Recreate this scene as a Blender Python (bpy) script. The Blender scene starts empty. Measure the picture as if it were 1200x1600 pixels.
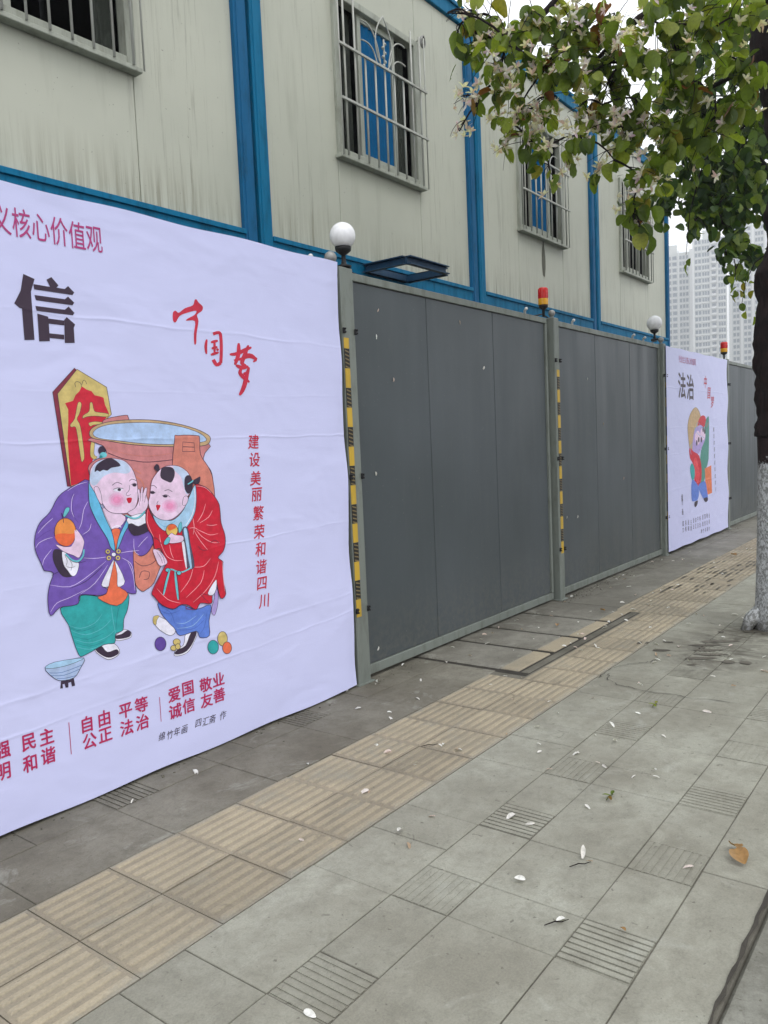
import bpy, bmesh, math, random
from mathutils import Vector, Matrix, noise
from mathutils.geometry import tessellate_polygon
random.seed(7)
sc = bpy.context.scene
col = sc.collection

# ------------------------------------------------------------------ camera
# camera-to-world rotation solved from the photograph's vanishing points
# world: X runs along the hoarding, Y points at it, Z is up; metres
CAMR = ((0.6021857520, 0.0916091091, -0.7930826509),
        (-0.7971594146, 0.0146267783, -0.6035916873),
        (-0.0436942527, 0.9956876159, 0.0818351012))
FPX = 1238.0; EYE = Vector((0, 0, 1.44))
cd = bpy.data.cameras.new('camera'); cam = bpy.data.objects.new('camera', cd); col.objects.link(cam)
cd.sensor_fit = 'VERTICAL'; cd.sensor_height = 32.0; cd.lens = 32.0 * FPX / 1600.0
cd.clip_start = 0.05; cd.clip_end = 3000
M4 = Matrix(CAMR).to_4x4(); M4.translation = EYE; cam.matrix_world = M4
sc.camera = cam
# ------------------------------------------------------------------ world, sun, exposure
SUN_EL, SUN_AZ = math.radians(62), math.radians(205)
w = bpy.data.worlds.new('World'); sc.world = w; w.use_nodes = True
nt = w.node_tree; bgn = nt.nodes['Background']
sky = nt.nodes.new('ShaderNodeTexSky'); sky.sky_type = 'NISHITA'; sky.sun_disc = False
sky.sun_elevation = SUN_EL; sky.sun_rotation = SUN_AZ; sky.dust_density = 4; sky.air_density = 1.2
hs = nt.nodes.new('ShaderNodeHueSaturation'); hs.inputs['Saturation'].default_value = 0.15
nt.links.new(sky.outputs[0], hs.inputs['Color'])
mxw = nt.nodes.new('ShaderNodeMixRGB'); mxw.inputs[0].default_value = 0.88     # the cloud layer
mxw.inputs[2].default_value = (14.6, 14.9, 15.3, 1)
nt.links.new(hs.outputs[0], mxw.inputs[1]); nt.links.new(mxw.outputs[0], bgn.inputs[0])
bgn.inputs[1].default_value = 0.10
sd = bpy.data.lights.new('sun', 'SUN'); sd.energy = 0.7; sd.angle = math.radians(25); sd.color = (1, 0.97, 0.92)
so = bpy.data.objects.new('sun', sd); col.objects.link(so)
sdir = Vector((math.sin(SUN_AZ) * math.cos(SUN_EL), math.cos(SUN_AZ) * math.cos(SUN_EL), math.sin(SUN_EL)))
so.rotation_euler = sdir.to_track_quat('Z', 'Y').to_euler()
sc.view_settings.view_transform = 'Standard'; sc.view_settings.look = 'None'
sc.view_settings.gamma = 1; sc.view_settings.use_curve_mapping = False
sc.view_settings.exposure = 0.28
sc.cycles.volume_max_steps = 64

# ------------------------------------------------------------------ measuring helpers
def ray(px, py):
    v = Vector((px - 600, 800 - py, -FPX))
    return Matrix(CAMR) @ v
def at(px, py, X=None, Y=None, Z=None):
    v = ray(px, py)
    t = (X - EYE.x) / v.x if X is not None else (Y - EYE.y) / v.y if Y is not None else (Z - EYE.z) / v.z
    return EYE + t * v
# ------------------------------------------------------------------ object helpers
def tag(o, label=None, cat=None, group=None, kind=None):
    if label: o['label'] = label
    if cat: o['category'] = cat
    if group: o['group'] = group
    if kind: o['kind'] = kind
    return o
def thing(name, label, cat, loc=(0, 0, 0), group=None):
    o = bpy.data.objects.new(name, None); col.objects.link(o); o.location = loc
    o.empty_display_size = 0.1
    return tag(o, label, cat, group)
def link(name, me, parent=None, loc=None, rot=None):
    o = bpy.data.objects.new(name, me); col.objects.link(o)
    if parent is not None: o.parent = parent
    if loc is not None: o.location = loc
    if rot is not None: o.rotation_euler = rot
    return o
class MB:
    """collects shapes, links them as one mesh object"""
    def __init__(s): s.v = []; s.f = []; s.m = []; s.sm = []
    def add(s, vs, fs, mi=0, smooth=False):
        b = len(s.v); s.v += [tuple(p) for p in vs]
        for f in fs: s.f.append(tuple(b + i for i in f)); s.m.append(mi); s.sm.append(smooth)
    def box(s, a, b, mi=0):
        x0, y0, z0 = a; x1, y1, z1 = b
        s.add([(x0,y0,z0),(x1,y0,z0),(x1,y1,z0),(x0,y1,z0),(x0,y0,z1),(x1,y0,z1),(x1,y1,z1),(x0,y1,z1)],
              [(0,3,2,1),(4,5,6,7),(0,1,5,4),(1,2,6,5),(2,3,7,6),(3,0,4,7)], mi)
    def cbox(s, a, b, c=0.004, mi=0):
        """box with chamfered top and front edges all round"""
        x0, y0, z0 = a; x1, y1, z1 = b
        bm = bmesh.new(); bmesh.ops.create_cube(bm, size=1)
        for v in bm.verts: v.co = Vector(((x0+x1)/2 + v.co.x*(x1-x0), (y0+y1)/2 + v.co.y*(y1-y0), (z0+z1)/2 + v.co.z*(z1-z0)))
        bmesh.ops.bevel(bm, geom=list(bm.edges), offset=c, segments=1, affect='EDGES')
        bm.verts.index_update()
        s.add([v.co.copy() for v in bm.verts], [[v.index for v in f.verts] for f in bm.faces], mi); bm.free()
    def tube(s, pts, rad, n=8, mi=0, cap=True, jitter=0):
        pts = [Vector(p) for p in pts]
        if not hasattr(rad, '__len__'): rad = [rad] * len(pts)
        rings = []; up = Vector((0.13, 0.27, 0.95)).normalized(); prev = None
        for i, p in enumerate(pts):
            d = (pts[min(i+1, len(pts)-1)] - pts[max(i-1, 0)]).normalized()
            a = prev if prev is not None else (up if abs(d.dot(up)) < 0.9 else Vector((1, 0, 0)))
            a = (a - d * a.dot(d)).normalized(); b = d.cross(a); prev = a
            ring = []
            for k in range(n):
                t = 2*math.pi*k/n; r = rad[i]
                q = a*math.cos(t) + b*math.sin(t)
                if jitter: r *= 1 + jitter * noise.noise((p + q*r) * 5.0) + jitter*0.5*noise.noise((p + q*r) * 17.0)
                ring.append(p + q * r)
            rings.append(ring)
        vs = [v for r in rings for v in r]; fs = []
        for i in range(len(rings)-1):
            for k in range(n):
                fs.append((i*n+k, i*n+(k+1) % n, (i+1)*n+(k+1) % n, (i+1)*n+k))
        if cap: fs += [tuple(range(n))[::-1], tuple((len(rings)-1)*n + k for k in range(n))]
        s.add(vs, fs, mi, True)
    def lathe(s, prof, c=(0, 0, 0), n=16, mi=0, smooth=True):
        vs = []; fs = []
        for (r, z) in prof:
            for k in range(n):
                t = 2*math.pi*k/n; vs.append((c[0]+r*math.cos(t), c[1]+r*math.sin(t), c[2]+z))
        for i in range(len(prof)-1):
            for k in range(n): fs.append((i*n+k, i*n+(k+1) % n, (i+1)*n+(k+1) % n, (i+1)*n+k))
        s.add(vs, fs, mi, smooth)
    def ball(s, c, r, n=20, mi=0, sz=1.0):
        s.lathe([(max(1e-4, r*math.sin(math.pi*i/12)), -r*sz*math.cos(math.pi*i/12)) for i in range(13)], c, n, mi)
    def mesh(s, name, mats):
        me = bpy.data.meshes.new(name); me.from_pydata(s.v, [], s.f)
        for m in (mats if isinstance(mats, (list, tuple)) else [mats]): me.materials.append(m)
        me.polygons.foreach_set('material_index', s.m); me.polygons.foreach_set('use_smooth', s.sm)
        me.update(); return me
    def build(s, name, mats, parent=None, loc=None, rot=None):
        return link(name, s.mesh(name, mats), parent, loc, rot)

# ------------------------------------------------------------------ materials
def lin(c): return tuple(((x/255)/12.92 if x/255 <= 0.04045 else ((x/255+0.055)/1.055)**2.4) for x in c)
def rgb(c, k=1.0): return tuple(min(0.95, x/k) for x in lin(c)) + (1,)
class NT:
    def __init__(s, name):
        s.m = bpy.data.materials.new(name); s.m.use_nodes = True; s.t = s.m.node_tree
        s.b = s.t.nodes['Principled BSDF']; s.b.inputs['Specular IOR Level'].default_value = 0.3
    def n(s, typ, **kw):
        x = s.t.nodes.new(typ)
        for k, v in kw.items(): setattr(x, k, v)
        return x
    def l(s, a, b): s.t.links.new(a, b)
    def coord(s, scale=(1, 1, 1), kind='Object', world=False):
        mp = s.n('ShaderNodeMapping'); mp.inputs['Scale'].default_value = scale
        if world: g = s.n('ShaderNodeNewGeometry'); s.l(g.outputs['Position'], mp.inputs[0])
        else: c = s.n('ShaderNodeTexCoord'); s.l(c.outputs[kind], mp.inputs[0])
        return mp.outputs[0]
    def noise(s, scale, detail=4, vec=None, rough=0.55, dist=0.0):
        x = s.n('ShaderNodeTexNoise'); x.inputs['Scale'].default_value = scale; x.inputs['Detail'].default_value = detail
        x.inputs['Roughness'].default_value = rough; x.inputs['Distortion'].default_value = dist
        if vec is not None: s.l(vec, x.inputs['Vector'])
        return x.outputs['Fac']
    def ramp(s, f, a, b, c0=0.0, c1=1.0):
        x = s.n('ShaderNodeMapRange'); x.inputs[1].default_value = a; x.inputs[2].default_value = b
        x.inputs[3].default_value = c0; x.inputs[4].default_value = c1; s.l(f, x.inputs[0]); return x.outputs[0]
    def math(s, op, a, b=None, clamp=False):
        x = s.n('ShaderNodeMath', operation=op); x.use_clamp = clamp
        for i, q in enumerate((a, b)):
            if q is None: continue
            if isinstance(q, (int, float)): x.inputs[i].default_value = q
            else: s.l(q, x.inputs[i])
        return x.outputs[0]
    def mix(s, f, a, b, mode='MIX'):
        x = s.n('ShaderNodeMixRGB', blend_type=mode)
        for i, q in enumerate((f, a, b)):
            if isinstance(q, (int, float)): x.inputs[i].default_value = q
            elif isinstance(q, tuple): x.inputs[i].default_value = q if len(q) == 4 else q + (1,)
            else: s.l(q, x.inputs[i])
        return x.outputs[0]
    def color(s, c):
        if isinstance(c, tuple): s.b.inputs['Base Color'].default_value = c
        else: s.l(c, s.b.inputs['Base Color'])
    def bump(s, h, strength=0.3, dist=0.01):
        x = s.n('ShaderNodeBump'); x.inputs['Strength'].default_value = strength; x.inputs['Distance'].default_value = dist
        s.l(h, x.inputs['Height']); s.l(x.outputs[0], s.b.inputs['Normal']); return x
    def rough(s, r):
        if isinstance(r, (int, float)): s.b.inputs['Roughness'].default_value = r
        else: s.l(r, s.b.inputs['Roughness'])
    def rand(s): return s.n('ShaderNodeObjectInfo').outputs['Random']

def m_concrete(name, base, dark, var=0.25, rough=0.85, worn=False):
    q = NT(name); p = q.coord(world=True)
    a = q.noise(1.3, 5, p, 0.65); b = q.noise(9, 6, p, 0.7); c = q.noise(160, 3, p, 0.6); d = q.noise(3.1, 6, p, 0.7, 0.8)
    f = q.ramp(a, 0.36, 0.62); col_ = q.mix(f, base, dark)
    col_ = q.mix(q.math('MULTIPLY', q.ramp(b, 0.45, 0.7), 0.6), col_, tuple(x*.8 for x in dark[:3]) + (1,))
    e_ = q.noise(24, 7, p, 0.8, 1.5); col_ = q.mix(q.math('MULTIPLY', q.ramp(e_, 0.5, 0.62), 0.35), col_, tuple(x*.7 for x in dark[:3]) + (1,))
    col_ = q.mix(q.math('MULTIPLY', q.ramp(d, 0.56, 0.7), 0.35), col_, tuple(x*1.25 for x in base[:3]) + (1,))
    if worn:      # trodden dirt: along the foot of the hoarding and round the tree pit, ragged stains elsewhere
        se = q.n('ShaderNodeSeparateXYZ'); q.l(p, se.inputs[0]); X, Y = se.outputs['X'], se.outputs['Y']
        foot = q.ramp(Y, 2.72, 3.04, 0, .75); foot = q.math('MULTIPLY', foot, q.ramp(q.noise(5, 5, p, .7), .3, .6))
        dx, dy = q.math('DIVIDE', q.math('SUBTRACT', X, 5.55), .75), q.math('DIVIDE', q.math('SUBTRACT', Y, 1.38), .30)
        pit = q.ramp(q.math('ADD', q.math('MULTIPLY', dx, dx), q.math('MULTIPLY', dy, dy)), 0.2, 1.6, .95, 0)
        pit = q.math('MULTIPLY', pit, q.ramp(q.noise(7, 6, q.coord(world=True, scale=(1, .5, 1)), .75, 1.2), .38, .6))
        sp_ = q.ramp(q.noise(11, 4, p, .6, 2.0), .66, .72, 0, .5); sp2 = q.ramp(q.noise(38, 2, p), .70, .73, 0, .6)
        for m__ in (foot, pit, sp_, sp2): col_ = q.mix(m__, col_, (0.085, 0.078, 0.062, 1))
        pale = q.ramp(q.noise(2.2, 6, p, .75, 1.5), .58, .68, 0, .4); col_ = q.mix(pale, col_, (0.37, 0.375, 0.33, 1))
    v = q.math('ADD', q.math('MULTIPLY', q.rand(), var), 1 - var/2)
    v = q.math('MULTIPLY', v, q.ramp(c, 0.3, 0.7, 0.90, 1.1))
    cc = q.n('ShaderNodeCombineColor'); [q.l(v, cc.inputs[i]) for i in range(3)]
    q.color(q.mix(1.0, col_, cc.outputs[0], 'MULTIPLY')); q.rough(rough)
    q.bump(q.math('ADD', q.math('MULTIPLY', c, 0.5), b), 0.35, 0.004); return q.m
def m_metal(name, c, rough=0.45, dirt=0.3, metallic=0.0, dirtc=(0.06, 0.055, 0.045), sp=0.5, streak=True):
    q = NT(name); p = q.coord(world=True, scale=(1, 1, 0.25 if streak else 1))
    a = q.noise(14, 6, p, 0.7); b = q.noise(2.5, 5, p)
    f = q.math('MULTIPLY', q.ramp(a, 0.48, 0.8), dirt * 1.3)
    col_ = q.mix(f, c, dirtc + (1,)); col_ = q.mix(q.math('MULTIPLY', q.ramp(b, 0.4, 0.7), dirt*0.5), col_, tuple(x*0.7 for x in c[:3]) + (1,))
    q.color(col_); q.rough(q.ramp(a, 0.3, 0.7, rough - 0.08, rough + 0.12))
    q.b.inputs['Metallic'].default_value = metallic; q.b.inputs['Specular IOR Level'].default_value = sp
    q.bump(q.noise(6, 3, p), 0.12, 0.004); return q.m
def m_plain(name, c, rough=0.6, sp=0.3):
    q = NT(name); p = q.coord(); a = q.noise(30, 4, p)
    q.color(q.mix(q.ramp(a, 0.3, 0.75), c, tuple(x*0.82 for x in c[:3]) + (1,))); q.rough(rough)
    q.b.inputs['Specular IOR Level'].default_value = sp; return q.m

M = {}
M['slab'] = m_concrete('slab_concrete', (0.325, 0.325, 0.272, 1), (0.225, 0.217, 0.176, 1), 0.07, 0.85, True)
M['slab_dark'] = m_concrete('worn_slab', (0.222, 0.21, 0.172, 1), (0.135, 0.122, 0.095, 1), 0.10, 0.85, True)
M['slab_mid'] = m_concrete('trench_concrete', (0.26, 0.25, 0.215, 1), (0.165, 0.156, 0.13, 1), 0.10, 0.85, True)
M['crack'] = m_concrete('crack_dirt', (0.07, 0.063, 0.05, 1), (0.04, 0.036, 0.03, 1), 0.0)
M['gap'] = m_concrete('deep_joint', (0.05, 0.045, 0.037, 1), (0.028, 0.025, 0.02, 1), 0.0)
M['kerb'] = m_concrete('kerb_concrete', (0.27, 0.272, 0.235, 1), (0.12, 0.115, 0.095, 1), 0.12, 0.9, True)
M['bed'] = m_concrete('joint_dirt', (0.175, 0.165, 0.135, 1), (0.095, 0.088, 0.07, 1), 0.0)
M['road'] = m_concrete('asphalt', (0.06, 0.06, 0.058, 1), (0.04, 0.04, 0.038, 1), 0.0)
M['soil'] = m_concrete('tree_soil', (0.15, 0.14, 0.11, 1), (0.075, 0.07, 0.055, 1), 0.0)
M['dirt'] = m_concrete('dirt', (0.15, 0.138, 0.112, 1), (0.09, 0.082, 0.066, 1), 0.0)

def m_tactile():
    q = NT('tactile_ochre'); p = q.coord(world=True); o = q.coord()
    a = q.noise(2.2, 5, p, 0.65); c = q.noise(130, 3, p)
    base = q.mix(q.ramp(a, 0.35, 0.7), (0.375, 0.32, 0.228, 1), (0.285, 0.25, 0.185, 1))
    sep = q.n('ShaderNodeSeparateXYZ'); q.l(o, sep.inputs[0])
    g = q.ramp(sep.outputs['Z'], 0.0004, 0.005, 0.0, 1.0)      # dirt that sits between the ribs
    g2 = q.math('ADD', g, q.math('MULTIPLY', q.ramp(q.noise(7, 5, p, 0.7), 0.35, 0.65), 0.6), True)
    base = q.mix(g2, (0.235, 0.205, 0.155, 1), base)
    st = q.ramp(q.noise(1.1, 5, p, 0.7, 0.5), 0.56, 0.66)
    base = q.mix(q.math('MULTIPLY', st, 0.5), base, (0.2, 0.18, 0.14, 1))
    for sc_, lo, hi, am, cl in ((4.5, .54, .66, .45, (0.25, 0.24, 0.20, 1)), (28, .66, .70, .5, (0.10, 0.09, 0.07, 1)), (9, .62, .70, .35, (0.13, 0.115, 0.09, 1))):
        base = q.mix(q.ramp(q.noise(sc_, 5, p, .7, 1.0), lo, hi, 0, am), base, cl)
    sx = q.n('ShaderNodeSeparateXYZ'); q.l(p, sx.inputs[0])
    edge = q.ramp(q.math('ADD', q.math('ABSOLUTE', q.math('SUBTRACT', sx.outputs['Y'], 2.15)), q.math('MULTIPLY', q.noise(6, 5, p, .7), .12)), .33, .375, 0, .75)
    base = q.mix(edge, base, (0.26, 0.255, 0.22, 1))        # grey dust that has crept over the edge tiles
    v = q.math('ADD', q.math('MULTIPLY', q.rand(), 0.22), 0.89); v = q.math('MULTIPLY', v, q.ramp(c, 0.3, 0.7, 0.88, 1.1))
    cc = q.n('ShaderNodeCombineColor'); [q.l(v, cc.inputs[i]) for i in range(3)]
    q.color(q.mix(1.0, base, cc.outputs[0], 'MULTIPLY')); q.rough(0.85); q.bump(c, 0.25, 0.003); return q.m
M['tactile'] = m_tactile()
def m_sheet():
    q = NT('slate_sheet'); p = q.coord(world=True); ps = q.coord(world=True, scale=(1, 1, .12)); se = q.n('ShaderNodeSeparateXYZ'); q.l(p, se.inputs[0])
    v = q.math('ADD', q.math('MULTIPLY', q.rand(), .14), .93); cc = q.n('ShaderNodeCombineColor'); [q.l(v, cc.inputs[i]) for i in range(3)]
    c = q.mix(q.ramp(q.noise(1.1, 4, p), .35, .65), (0.068, 0.081, 0.090, 1), (0.056, 0.068, 0.074, 1))
    c = q.mix(q.math('MULTIPLY', q.ramp(q.noise(18, 5, ps, .7), .55, .75), .25), c, (0.10, 0.11, 0.105, 1))
    low = q.ramp(se.outputs['Z'], .08, .55, 1, 0); c = q.mix(q.math('MULTIPLY', low, q.ramp(q.noise(26, 6, p, .75), .42, .7, 0, .55)), c, (0.15, 0.145, 0.12, 1))
    c = q.mix(q.ramp(q.noise(70, 2, p), .74, .76, 0, .6), c, (0.22, 0.22, 0.2, 1))
    c = q.mix(q.ramp(q.noise(1.7, 7, q.coord(world=True, scale=(1, 1, 3)), .8, 2), .64, .7, 0, .22), c, (0.16, 0.17, 0.165, 1))
    q.color(q.mix(1.0, c, cc.outputs[0], 'MULTIPLY')); q.rough(q.ramp(q.noise(5, 4, ps), .3, .7, .34, .52)); q.b.inputs['Specular IOR Level'].default_value = .4
    q.bump(q.math('ADD', q.noise(1.3, 2, p), q.math('MULTIPLY', q.noise(7, 2, p), .08)), .25, .02); return q.m
M['sheet'] = m_sheet()
M['galv'] = m_metal('galvanised', (0.20, 0.222, 0.20, 1), 0.5, 0.6, 0.1, (0.09, 0.092, 0.07), 0.35)
M['blue'] = m_metal('blue_paint', (0.001, 0.155, 0.31, 1), 0.6, 0.6, 0.0, (0.004, 0.04, 0.07), 0.15)
M['blue2'] = m_metal('blue_paint_faded', (0.006, 0.115, 0.265, 1), 0.6, 0.55, 0.0, (0.008, 0.04, 0.07), 0.15)
M['dkblue'] = m_metal('blue_paint_dark', (0.012, 0.055, 0.12, 1), 0.5, 0.5, 0.0, (0.008, 0.012, 0.02), 0.3)
M['frame'] = m_metal('window_white', (0.40, 0.42, 0.36, 1), 0.5, 0.6, 0.0, (0.12, 0.115, 0.08), 0.3)
M['bars'] = m_metal('bar_white', (0.47, 0.48, 0.44, 1), 0.5, 0.5, 0.0, (0.14, 0.12, 0.09), 0.3)
M['grime'] = m_plain('grime', (0.17, 0.17, 0.14, 1), .9, .1)
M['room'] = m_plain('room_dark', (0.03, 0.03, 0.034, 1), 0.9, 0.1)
M['black'] = m_plain('black_plastic', (0.012, 0.012, 0.014, 1), 0.45)
M['curtain'] = m_plain('blue_curtain', (0.004, 0.12, 0.30, 1), 0.8, 0.1)
M['white'] = m_plain('white_plastic', (0.7, 0.7, 0.7, 1), 0.35, 0.4)
M['globe'] = m_plain('opal_globe', (0.92, 0.92, 0.95, 1), 0.25, 0.5)
M['greyball'] = m_metal('grey_ball', (0.3, 0.3, 0.29, 1), 0.4, 0.4, 0.3)
M['lensred'] = m_plain('red_lens', (0.62, 0.012, 0.012, 1), 0.25, 0.5)
M['lensyel'] = m_plain('yellow_lens', (0.75, 0.36, 0.01, 1), 0.25, 0.5)
M['tapey'] = m_metal('tape_yellow', (0.58, 0.37, 0.03, 1), 0.5, 0.35)
M['tapeb'] = m_plain('tape_black', (0.02, 0.018, 0.016, 1), 0.5)
M['taper'] = m_plain('tape_pattern', (0.20, 0.15, 0.07, 1), 0.5)

def m_cabin():
    q = NT('cabin_sandwich_panel'); p = q.coord(world=True)
    ps = q.coord(world=True, scale=(1, 1, 0.035)); pw = q.coord(world=True, scale=(1, 1, 0.12))
    s1 = q.noise(34, 5, ps, 0.7); s2 = q.noise(9, 4, pw, 0.6); bl = q.noise(0.8, 4, p)
    base = q.mix(q.ramp(bl, 0.35, 0.65), (0.53, 0.54, 0.455, 1), (0.46, 0.475, 0.40, 1))
    sep = q.n('ShaderNodeSeparateXYZ'); q.l(p, sep.inputs[0])
    runs = q.math('MULTIPLY', q.ramp(s1, 0.56, 0.72), q.ramp(q.noise(1.6, 3, ps), 0.44, 0.62))
    base = q.mix(q.math('MULTIPLY', runs, 0.7), base, (0.15, 0.145, 0.105, 1))
    base = q.mix(q.math('MULTIPLY', q.ramp(s2, 0.55, 0.75), 0.22), base, (0.21, 0.215, 0.16, 1))
    low = q.ramp(sep.outputs['Z'], 2.95, 3.3, 1.0, 0.0)          # grime gathered above the bottom rail
    base = q.mix(q.math('MULTIPLY', q.math('MULTIPLY', low, q.ramp(s1, 0.42, 0.62)), 0.45), base, (0.16, 0.14, 0.085, 1))
    sp = q.ramp(q.noise(55, 2, p), 0.735, 0.76)
    base = q.mix(q.math('MULTIPLY', sp, 0.6), base, (0.1, 0.1, 0.08, 1))
    q.color(base); q.rough(0.5); q.bump(q.noise(2.2, 3, pw), 0.15, 0.02); return q.m
M['cabin'] = m_cabin()

def banner_relief(q):
    """folds and slack of the vinyl, shared by the sheet and everything printed on it"""
    p = q.coord(world=True); sep = q.n('ShaderNodeSeparateXYZ'); q.l(p, sep.inputs[0])
    X, Z = sep.outputs['X'], sep.outputs['Z']
    tot = None
    for z0, sl, amp, wd in ((2.03, -0.004, 1.0, 0.007), (1.52, 0.0, 0.9, 0.006), (0.98, 0.03, 0.7, 0.006), (0.545, 0.03, 1.0, 0.009), (0.42, 0.045, 0.8, 0.007), (1.73, 0.01, 0.25, 0.006)):
        d = q.math('SUBTRACT', Z, q.math('ADD', q.math('MULTIPLY', q.math('SUBTRACT', X, 2.4), sl), z0))
        d = q.math('ADD', d, q.math('MULTIPLY', q.math('SUBTRACT', q.noise(2.0, 2, p), 0.5), 0.05))
        e = q.math('DIVIDE', d, wd); e = q.math('MULTIPLY', q.math('MULTIPLY', e, e), -1.0); e = q.math('EXPONENT', e)
        e = q.math('MULTIPLY', e, amp); tot = e if tot is None else q.math('ADD', tot, e)
    tot = q.math('MULTIPLY', tot, q.ramp(q.noise(1.7, 2, p), 0.35, 0.6, 0.25, 1.0))
    big = q.noise(2.2, 2, q.coord(world=True, scale=(1, 1, 1.7)), 0.5, 0.6)
    med = q.noise(9, 3, q.coord(world=True, scale=(0.45, 1, 1.6)), 0.5, 0.8)
    h = q.math('ADD', q.math('MULTIPLY', tot, 0.13), q.math('ADD', q.math('MULTIPLY', big, 1.0), q.math('MULTIPLY', med, 0.10)))
    q.bump(h, 0.55, 0.02)
KB = 0.80
PR = {}
def m_print(name, obs, mott=0.0):
    if name in PR: return PR[name]
    q = NT('print_' + name); c = rgb(obs, KB)
    if mott:
        a = q.noise(26, 5, q.coord(world=True), 0.65)
        q.color(q.mix(q.ramp(a, 0.3, 0.7), tuple(x*(1+mott) for x in c[:3]) + (1,), tuple(x*(1-mott) for x in c[:3]) + (1,)))
    else: q.color(c)
    q.rough(0.42); q.b.inputs['Specular IOR Level'].default_value = 0.35; banner_relief(q); PR[name] = q.m; return q.m
M['vinyl'] = m_print('vinyl', (188, 190, 224))

# ------------------------------------------------------------------ ground, road, kerb
mb = MB(); mb.box((-80, -250, -0.45), (900, 600, -0.16)); tag(mb.build('ground', M['road']), kind='structure')
mb = MB(); mb.box((-30, -9, -0.156), (400, 0.14, -0.13)); tag(mb.build('road', M['road']), kind='structure')
pav = None
mb = MB(); mb.box((-8, 0.508, -0.155), (60, 4.6, -0.0045)); pav = mb.build('pavement', M['bed']); tag(pav, kind='structure')
kerb = thing('kerb', None, None); tag(kerb, kind='structure')
kme = MB(); kme.cbox((-0.495, -0.165, -0.15), (0.495, 0.165, 0.0), 0.014); kme = kme.mesh('kerb_stone', M['kerb'])
for i in range(24): link('kerb_stone', kme, kerb, (-0.9 + i*1.0, 0.348 + random.uniform(-.003, .003), -0.012 + random.uniform(-.003, .003)))
_sl = {}
def slab(x0, x1, y0, y1, mat='slab', name='paving_slab', gap=0.0018, dz=0.0):
    sx, sy = round(x1-x0-2*gap, 3), round(y1-y0-2*gap, 3); k = (sx, sy, mat)
    if k not in _sl:
        b = MB(); h = 0.05; c = 0.002
        b.add([(-sx/2,-sy/2,-h),(sx/2,-sy/2,-h),(sx/2,sy/2,-h),(-sx/2,sy/2,-h),(-sx/2,-sy/2,-c),(sx/2,-sy/2,-c),(sx/2,sy/2,-c),(-sx/2,sy/2,-c),
               (-sx/2+c,-sy/2+c,0),(sx/2-c,-sy/2+c,0),(sx/2-c,sy/2-c,0),(-sx/2+c,sy/2-c,0)],
              [(0,1,5,4),(1,2,6,5),(2,3,7,6),(3,0,4,7),(4,5,9,8),(5,6,10,9),(6,7,11,10),(7,4,8,11),(8,9,10,11)])
        _sl[k] = b.mesh(name, M[mat])
    return link(name, _sl[k], pav, ((x0+x1)/2, (y0+y1)/2, dz + random.uniform(-.0012, .0012)), (random.uniform(-.0015, .0015), random.uniform(-.0015, .0015), 0))
def grooved(x0, x1, y0, y1, along_x, mat='slab', depth=0.007):
    k = ('g', round(x1-x0, 3), along_x, mat, depth)
    if k not in _sl:
        b = MB(); s = (x1-x0)/2 - 0.003
        b.box((-s, -s, -0.05), (s, s, -depth)); n = 8
        for i in range(n):
            a = -s + (i + 0.2)*2*s/n; c = -s + (i + 0.9)*2*s/n
            if along_x: b.box((-s+.001, a, -depth), (s-.001, c, 0))
            else: b.box((a, -s+.001, -depth), (c, s-.001, 0))
        _sl[k] = b.mesh('grooved_slab', M[mat])
    link('grooved_slab', _sl[k], pav, ((x0+x1)/2, (y0+y1)/2, random.uniform(-.001, .001)))
P = 0.5575
ys = [0.52, 0.725, 0.94, 1.295, 1.51, 1.848]
X0 = 2.145 - 4*P - 0.215
xend = 16.5
i = 0; x = X0
while x < xend:
    a, b_, c = x, x+0.215, x+P
    for r, (y0, y1) in enumerate(((0.725, 0.94), (1.295, 1.51))):
        ax = (i + r) % 2 == 1
        if x < 11: grooved(a, b_, y0, y1, ax, 'slab', (0.005, 0.002, 0.003, 0.0015)[(i*5 + r*3) % 4])
        else: slab(a, b_, y0, y1)
        slab(b_, c, y0, y1)
    if i % 2 == 0: slab(b_, c, 0.94, 1.295)
    else:
        slab(b_, c + 0.0, 0.94, 1.295) if False else slab(b_ - 0.215 + 0.0 - (0), c, 0.94, 1.295)
    if i % 2 == 0: slab(a, b_, 0.94, 1.295)
    slab(a, c, 1.51, 1.848) if i % 2 else (slab(a, b_+0.12, 1.51, 1.848), slab(b_+0.12, c, 1.51, 1.848))
    x += P; i += 1
x = -0.4
while x < xend: slab(x, x+1.0, 0.52, 0.725); x += 1.0
# tactile strip: ribs run along the strip
def tactile_mesh(w=0.2955, h=0.2955, n=6):
    b = MB(); b.box((-w/2, -h/2, -0.05), (w/2, h/2, 0)); p = h/n
    for i in range(n):
        c = -h/2 + p*(i+.5); s = p*0.28; e = w/2 - 0.012; t = 0.0055
        b.add([(-e,c-s,0),(e,c-s,0),(e,c+s,0),(-e,c+s,0),(-e+.006,c-s+.005,t),(e-.006,c-s+.005,t),(e-.006,c+s-.005,t),(-e+.006,c+s-.005,t)],
              [(0,1,5,4),(1,2,6,5),(2,3,7,6),(3,0,4,7),(4,5,6,7)])
    return b.mesh('tactile_paver', M['tactile'])
tm = tactile_mesh(); tplain = MB(); tplain.cbox((-.148, -.148, -.05), (.148, .148, 0.002), 0.003); tplain = tplain.mesh('plain_paver', M['tactile'])
tcut = tactile_mesh(0.2955, 0.145, 3)
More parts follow.
